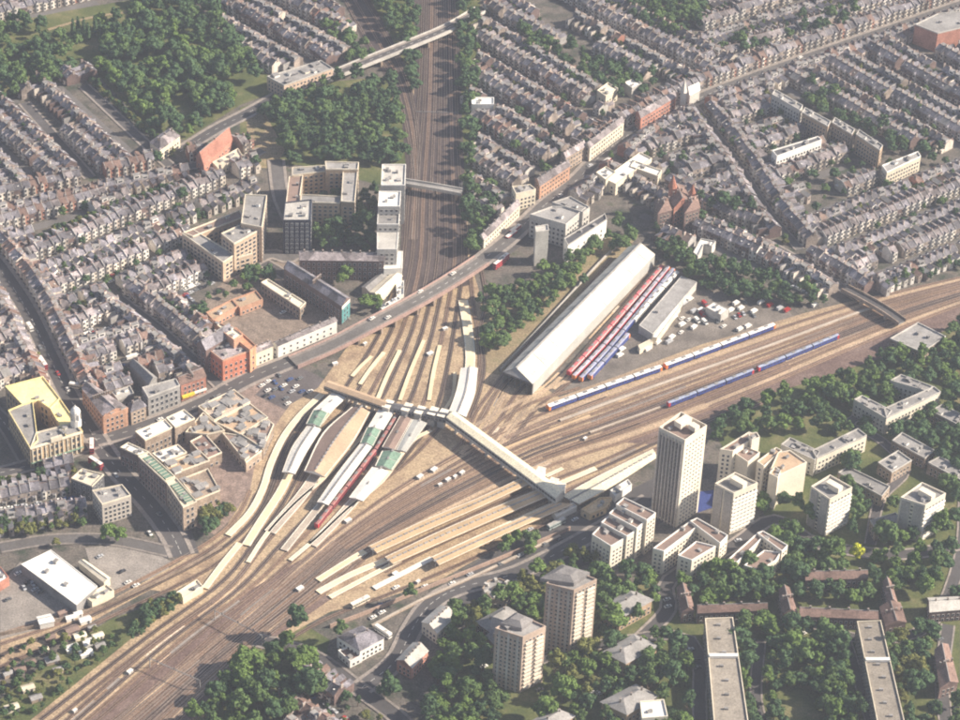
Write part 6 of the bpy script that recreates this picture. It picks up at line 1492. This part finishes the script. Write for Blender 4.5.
def bus(px, py, d, body, roofm, label, z=0.1, L=10.5, H=4.3, name='bus'):
    p = P(px, py, z); q = P(px + d[0], py + d[1], z); rz = math.atan2(q[1] - p[1], q[0] - p[0])
    root = empty(name, p, rz); tag(root, label, name.replace('_', ' '))
    mb = MB(); mb.box((0, 0, .4 + H / 2 - .2), (L, 2.5, H - .4), body); mb.box((0, 0, H + .05), (L - .3, 2.3, .12), roofm); mb.box((L * .2, 0, H + .2), (1.6, 1.2, .25), LGREY); mb.build('body', root)
    for z_ in ((1.7, 3.4) if H > 4 else (1.9,)):
        mb = MB(); mb.box((0, 0, z_), (L + .06, 2.56, .8), GLASS)
        for k in range(8): mb.box((-L / 2 + .8 + k * (L - 1.2) / 7, 0, z_), (.14, 2.6, .84), body)
        mb.build('window_band', root)
    for x in (-L * .32, L * .3):
        for s_ in (-1, 1): mb = MB(); mb.tube((0, 0, 0), (0, s_ * .3, 0), .5, TYRE, 10); mb.build('wheel', root, (x, s_ * 1.05, .5))
bus(92, 449, (0, 6), REDP, WHITE, 'white roofed bus crossing the junction by the department store')
bus(96, 466, (6, 4), REDP, WHITE, 'white roofed bus turning below the junction')
bus(515, 233, (6, -4.5), REDP, WHITE, 'upper white roofed bus on the road past the bridge', .1)
bus(511, 239, (6, -4.5), REDP, WHITE, 'second white roofed bus just below the upper one', .1)
bus(503, 262, (6, -4.5), REDP, WHITE, 'lower white roofed bus beside the road bridge', .1)
bus(499, 266, (6, -4.5), REDP, WHITE, 'lowest white roofed bus of the pair at the bridge', .1)
bus(43, 366, (4, 6), REDP, WHITE, 'bus on the road beside the rooftops left of the store'); bus(605, 166, (6, -4), REDP, WHITE, 'white coach on the high road near the orange terrace')
bus(76, 388, (6, 1), WHITE, WHITE, 'white lorry beside the orange corner shops', H=3.4, L=8, name='lorry')
bus(30, 329, (4, 6), WHITE, WHITE, 'white lorry on the road left of the terraces', H=3.2, L=7, name='lorry')
bus(383, 634, (6, 4), WHITE, WHITE, 'large white lorry parked beside the white house', H=3.6, L=11, name='lorry')
bus(556, 526, (6, -3), mat('bus_grey', (.35, .42, .42), .1), LGREY, 'grey-green single deck bus waiting under the footbridge end', H=3.2, L=12)
bus(360, 604, (6, -3), CREAM, WHITE, 'white works vehicle on the embankment edge', H=3.0, L=12, name='lorry')

# small huts, relay boxes, allotments
hut_spots = [(62, 615), (70, 620), (78, 616), (85, 622), (92, 630), (72, 632), (80, 638), (66, 640), (98, 638), (90, 644), (52, 662), (44, 652), (36, 700), (28, 690), (12, 710), (58, 672), (20, 672), (8, 676), (86, 655), (100, 648), (50, 640), (72, 650), (30, 665)]
HM2 = []
for c, rf in ((BRICK, MGREY), (WHITE, WHITE), (CREAM, CREAM), (BRICKD, BROWNR)):
    mb = MB(); mb.box((0, 0, 1.1), (4.6, 3, 2.2), c); mb.face([(-2.5, -1.7, 2.2), (2.5, -1.7, 2.2), (2.5, 0, 3.2), (-2.5, 0, 3.2)], rf); mb.face([(2.5, 1.7, 2.2), (-2.5, 1.7, 2.2), (-2.5, 0, 3.2), (2.5, 0, 3.2)], rf)
    mb.box((1, -1.55, 1), (.8, .08, 1.8), DGREY); HM2.append(mb.mesh('garden_shed'))
hut_spots.sort(key=lambda q: P(*q)[0])
for i, (x, y) in enumerate(hut_spots):
    p = P(x, y); k = int(rng.integers(4)); o = link('garden_shed', HM2[k], None, (p[0], p[1], 0), .55 + rng.uniform(-.1, .1), (rng.uniform(.9, 1.6),) * 2 + (1,))
    tag(o, f'{ordw(i)} allotment shed between the tracks, counted from the left edge', 'shed', 'allotment sheds between the tracks')
LM.append(('allotment sheds', *P(70, 645)[:2]))
box_spots = [(130, 673), (166, 648), (185, 634), (194, 626), (300, 590), (310, 575), (222, 600), (260, 575), (75, 712), (420, 478), (434, 471), (440, 486), (455, 478), (462, 474), (448, 481), (360, 515), (348, 522), (372, 600), (404, 590), (418, 583), (395, 575), (528, 436), (596, 422), (628, 442), (585, 440), (690, 388), (350, 360), (340, 372), (365, 345), (398, 372), (410, 395), (430, 355), (445, 330), (358, 348), (500, 425), (512, 432), (335, 365), (350, 340)]
mb = MB(); mb.box((0, 0, .8), (2.4, 1.4, 1.6), LGREY); mb.box((0, 0, 1.66), (2.6, 1.6, .12), WHITE); mb.box((.4, -.72, .8), (.8, .06, 1.3), MGREY); RB = mb.mesh('equipment_cabin')
box_spots = [b for i, b in enumerate(box_spots) if i % 4 == 0 or 415 < b[0] < 465]
box_spots.sort(key=lambda q: P(*q)[1])
for i, (x, y) in enumerate(box_spots):
    p = P(x, y); o = link('equipment_cabin', RB, None, (p[0], p[1], .1), .75 + rng.uniform(-.2, .2), (1.0 + .6 * (i % 3) / 2,) * 2 + (1,))
    tag(o, f'{ordw(i)} white trackside cabin counted from the bottom of the picture', 'equipment cabin', 'white trackside cabins')

# catenary-free signal gantries over the lines
def gantry(pa, pb, label):
    a, b = P(*pa), P(*pb); c = (a + b) / 2; t = math.atan2(b[1] - a[1], b[0] - a[0]); L = np.linalg.norm(b - a)
    root = empty('signal_gantry', c, t); tag(root, label, 'signal gantry', 'signal gantries over the tracks')
    for s_ in (-1, 1): mb = MB(); mb.box((0, 0, 3.5), (.35, .35, 7), MGREY); mb.build('post', root, (s_ * L / 2, 0, 0))
    mb = MB(); mb.box((0, 0, 6.9), (L, .3, .2), MGREY); mb.box((0, 0, 6.2), (L, .12, .12), MGREY)
    for k in range(int(L / 2)): mb.tube((-L / 2 + 2 * k, 0, 6.2), (-L / 2 + 2 * k + 1, 0, 6.9), .07, MGREY, 4)
    mb.build('beam', root)
    for k in range(3): mb = MB(); mb.box((0, 0, 0), (.5, .3, 1.2), DGREY); mb.build('signal_head', root, (-L / 3 + k * L / 3, -.35, 7.7))
gantry((150, 668), (200, 690), 'signal gantry across the main lines near the bottom edge'); gantry((215, 620), (262, 645), 'signal gantry across the tracks below the platform ends')
gantry((416, 120), (456, 121), 'signal gantry in the far cutting below the far bridge')

# boundary walls along the railway
def wall_line(px, h, w, m, label):
    pts = pxline(px, 0); org = pts[0]; mb = MB(); L = [p - org for p in pts]; a, b = offset(L, -w / 2), offset(L, w / 2); up = np.array([0, 0, h])
    strip(mb, [q + up for q in a], [q + up for q in b], m); strip(mb, a, [q + up for q in a], m); strip(mb, [q + up for q in b], b, m)
    o = mb.build('boundary_wall', None, org); tag(o, label, 'wall')
wall_line([(222, 548), (180, 572), (120, 600), (60, 622), (0, 636)], 2.4, .5, BRICK, 'brick wall edging the upper left line by the warehouse')
wall_line([(330, 628), (372, 612), (430, 588), (500, 560), (570, 530)], 2.6, .6, mat('pink_wall', (.36, .26, .21), .1), 'pinkish wall between the lower tracks and the access road')
wall_line([(500, 372), (550, 318), (605, 258), (625, 243)], 2.2, .4, LGREY, 'pale wall on the tree side of the long white shed')
0 and wall_line([(110, 722), (175, 655), (205, 640)], .5, .4, LGREY, 'low pale cable trough across the main lines')

# ================================================================== AIR
hz = MB(); zt = CH + 60
hz.box((0, 1400, (zt - 1.5) / 2), (8800, 8800, zt + 1.5), GROUND); hz.mats = []
me = bpy.data.meshes.new('haze'); me.from_pydata(hz.v, [], hz.f)
hm = bpy.data.materials.new('haze'); hm.use_nodes = True; t = hm.node_tree; t.nodes.clear()
ho = t.nodes.new('ShaderNodeOutputMaterial'); hv = t.nodes.new('ShaderNodeVolumePrincipled')
hv.inputs['Color'].default_value = (.74, .82, 1, 1); hv.inputs['Density'].default_value = .000075; hv.inputs['Anisotropy'].default_value = .2
t.links.new(hv.outputs[0], ho.inputs['Volume']); me.materials.append(hm)
o = bpy.data.objects.new('haze', me); COL.objects.link(o); o['kind'] = 'stuff'
print('objects', len(bpy.data.objects))
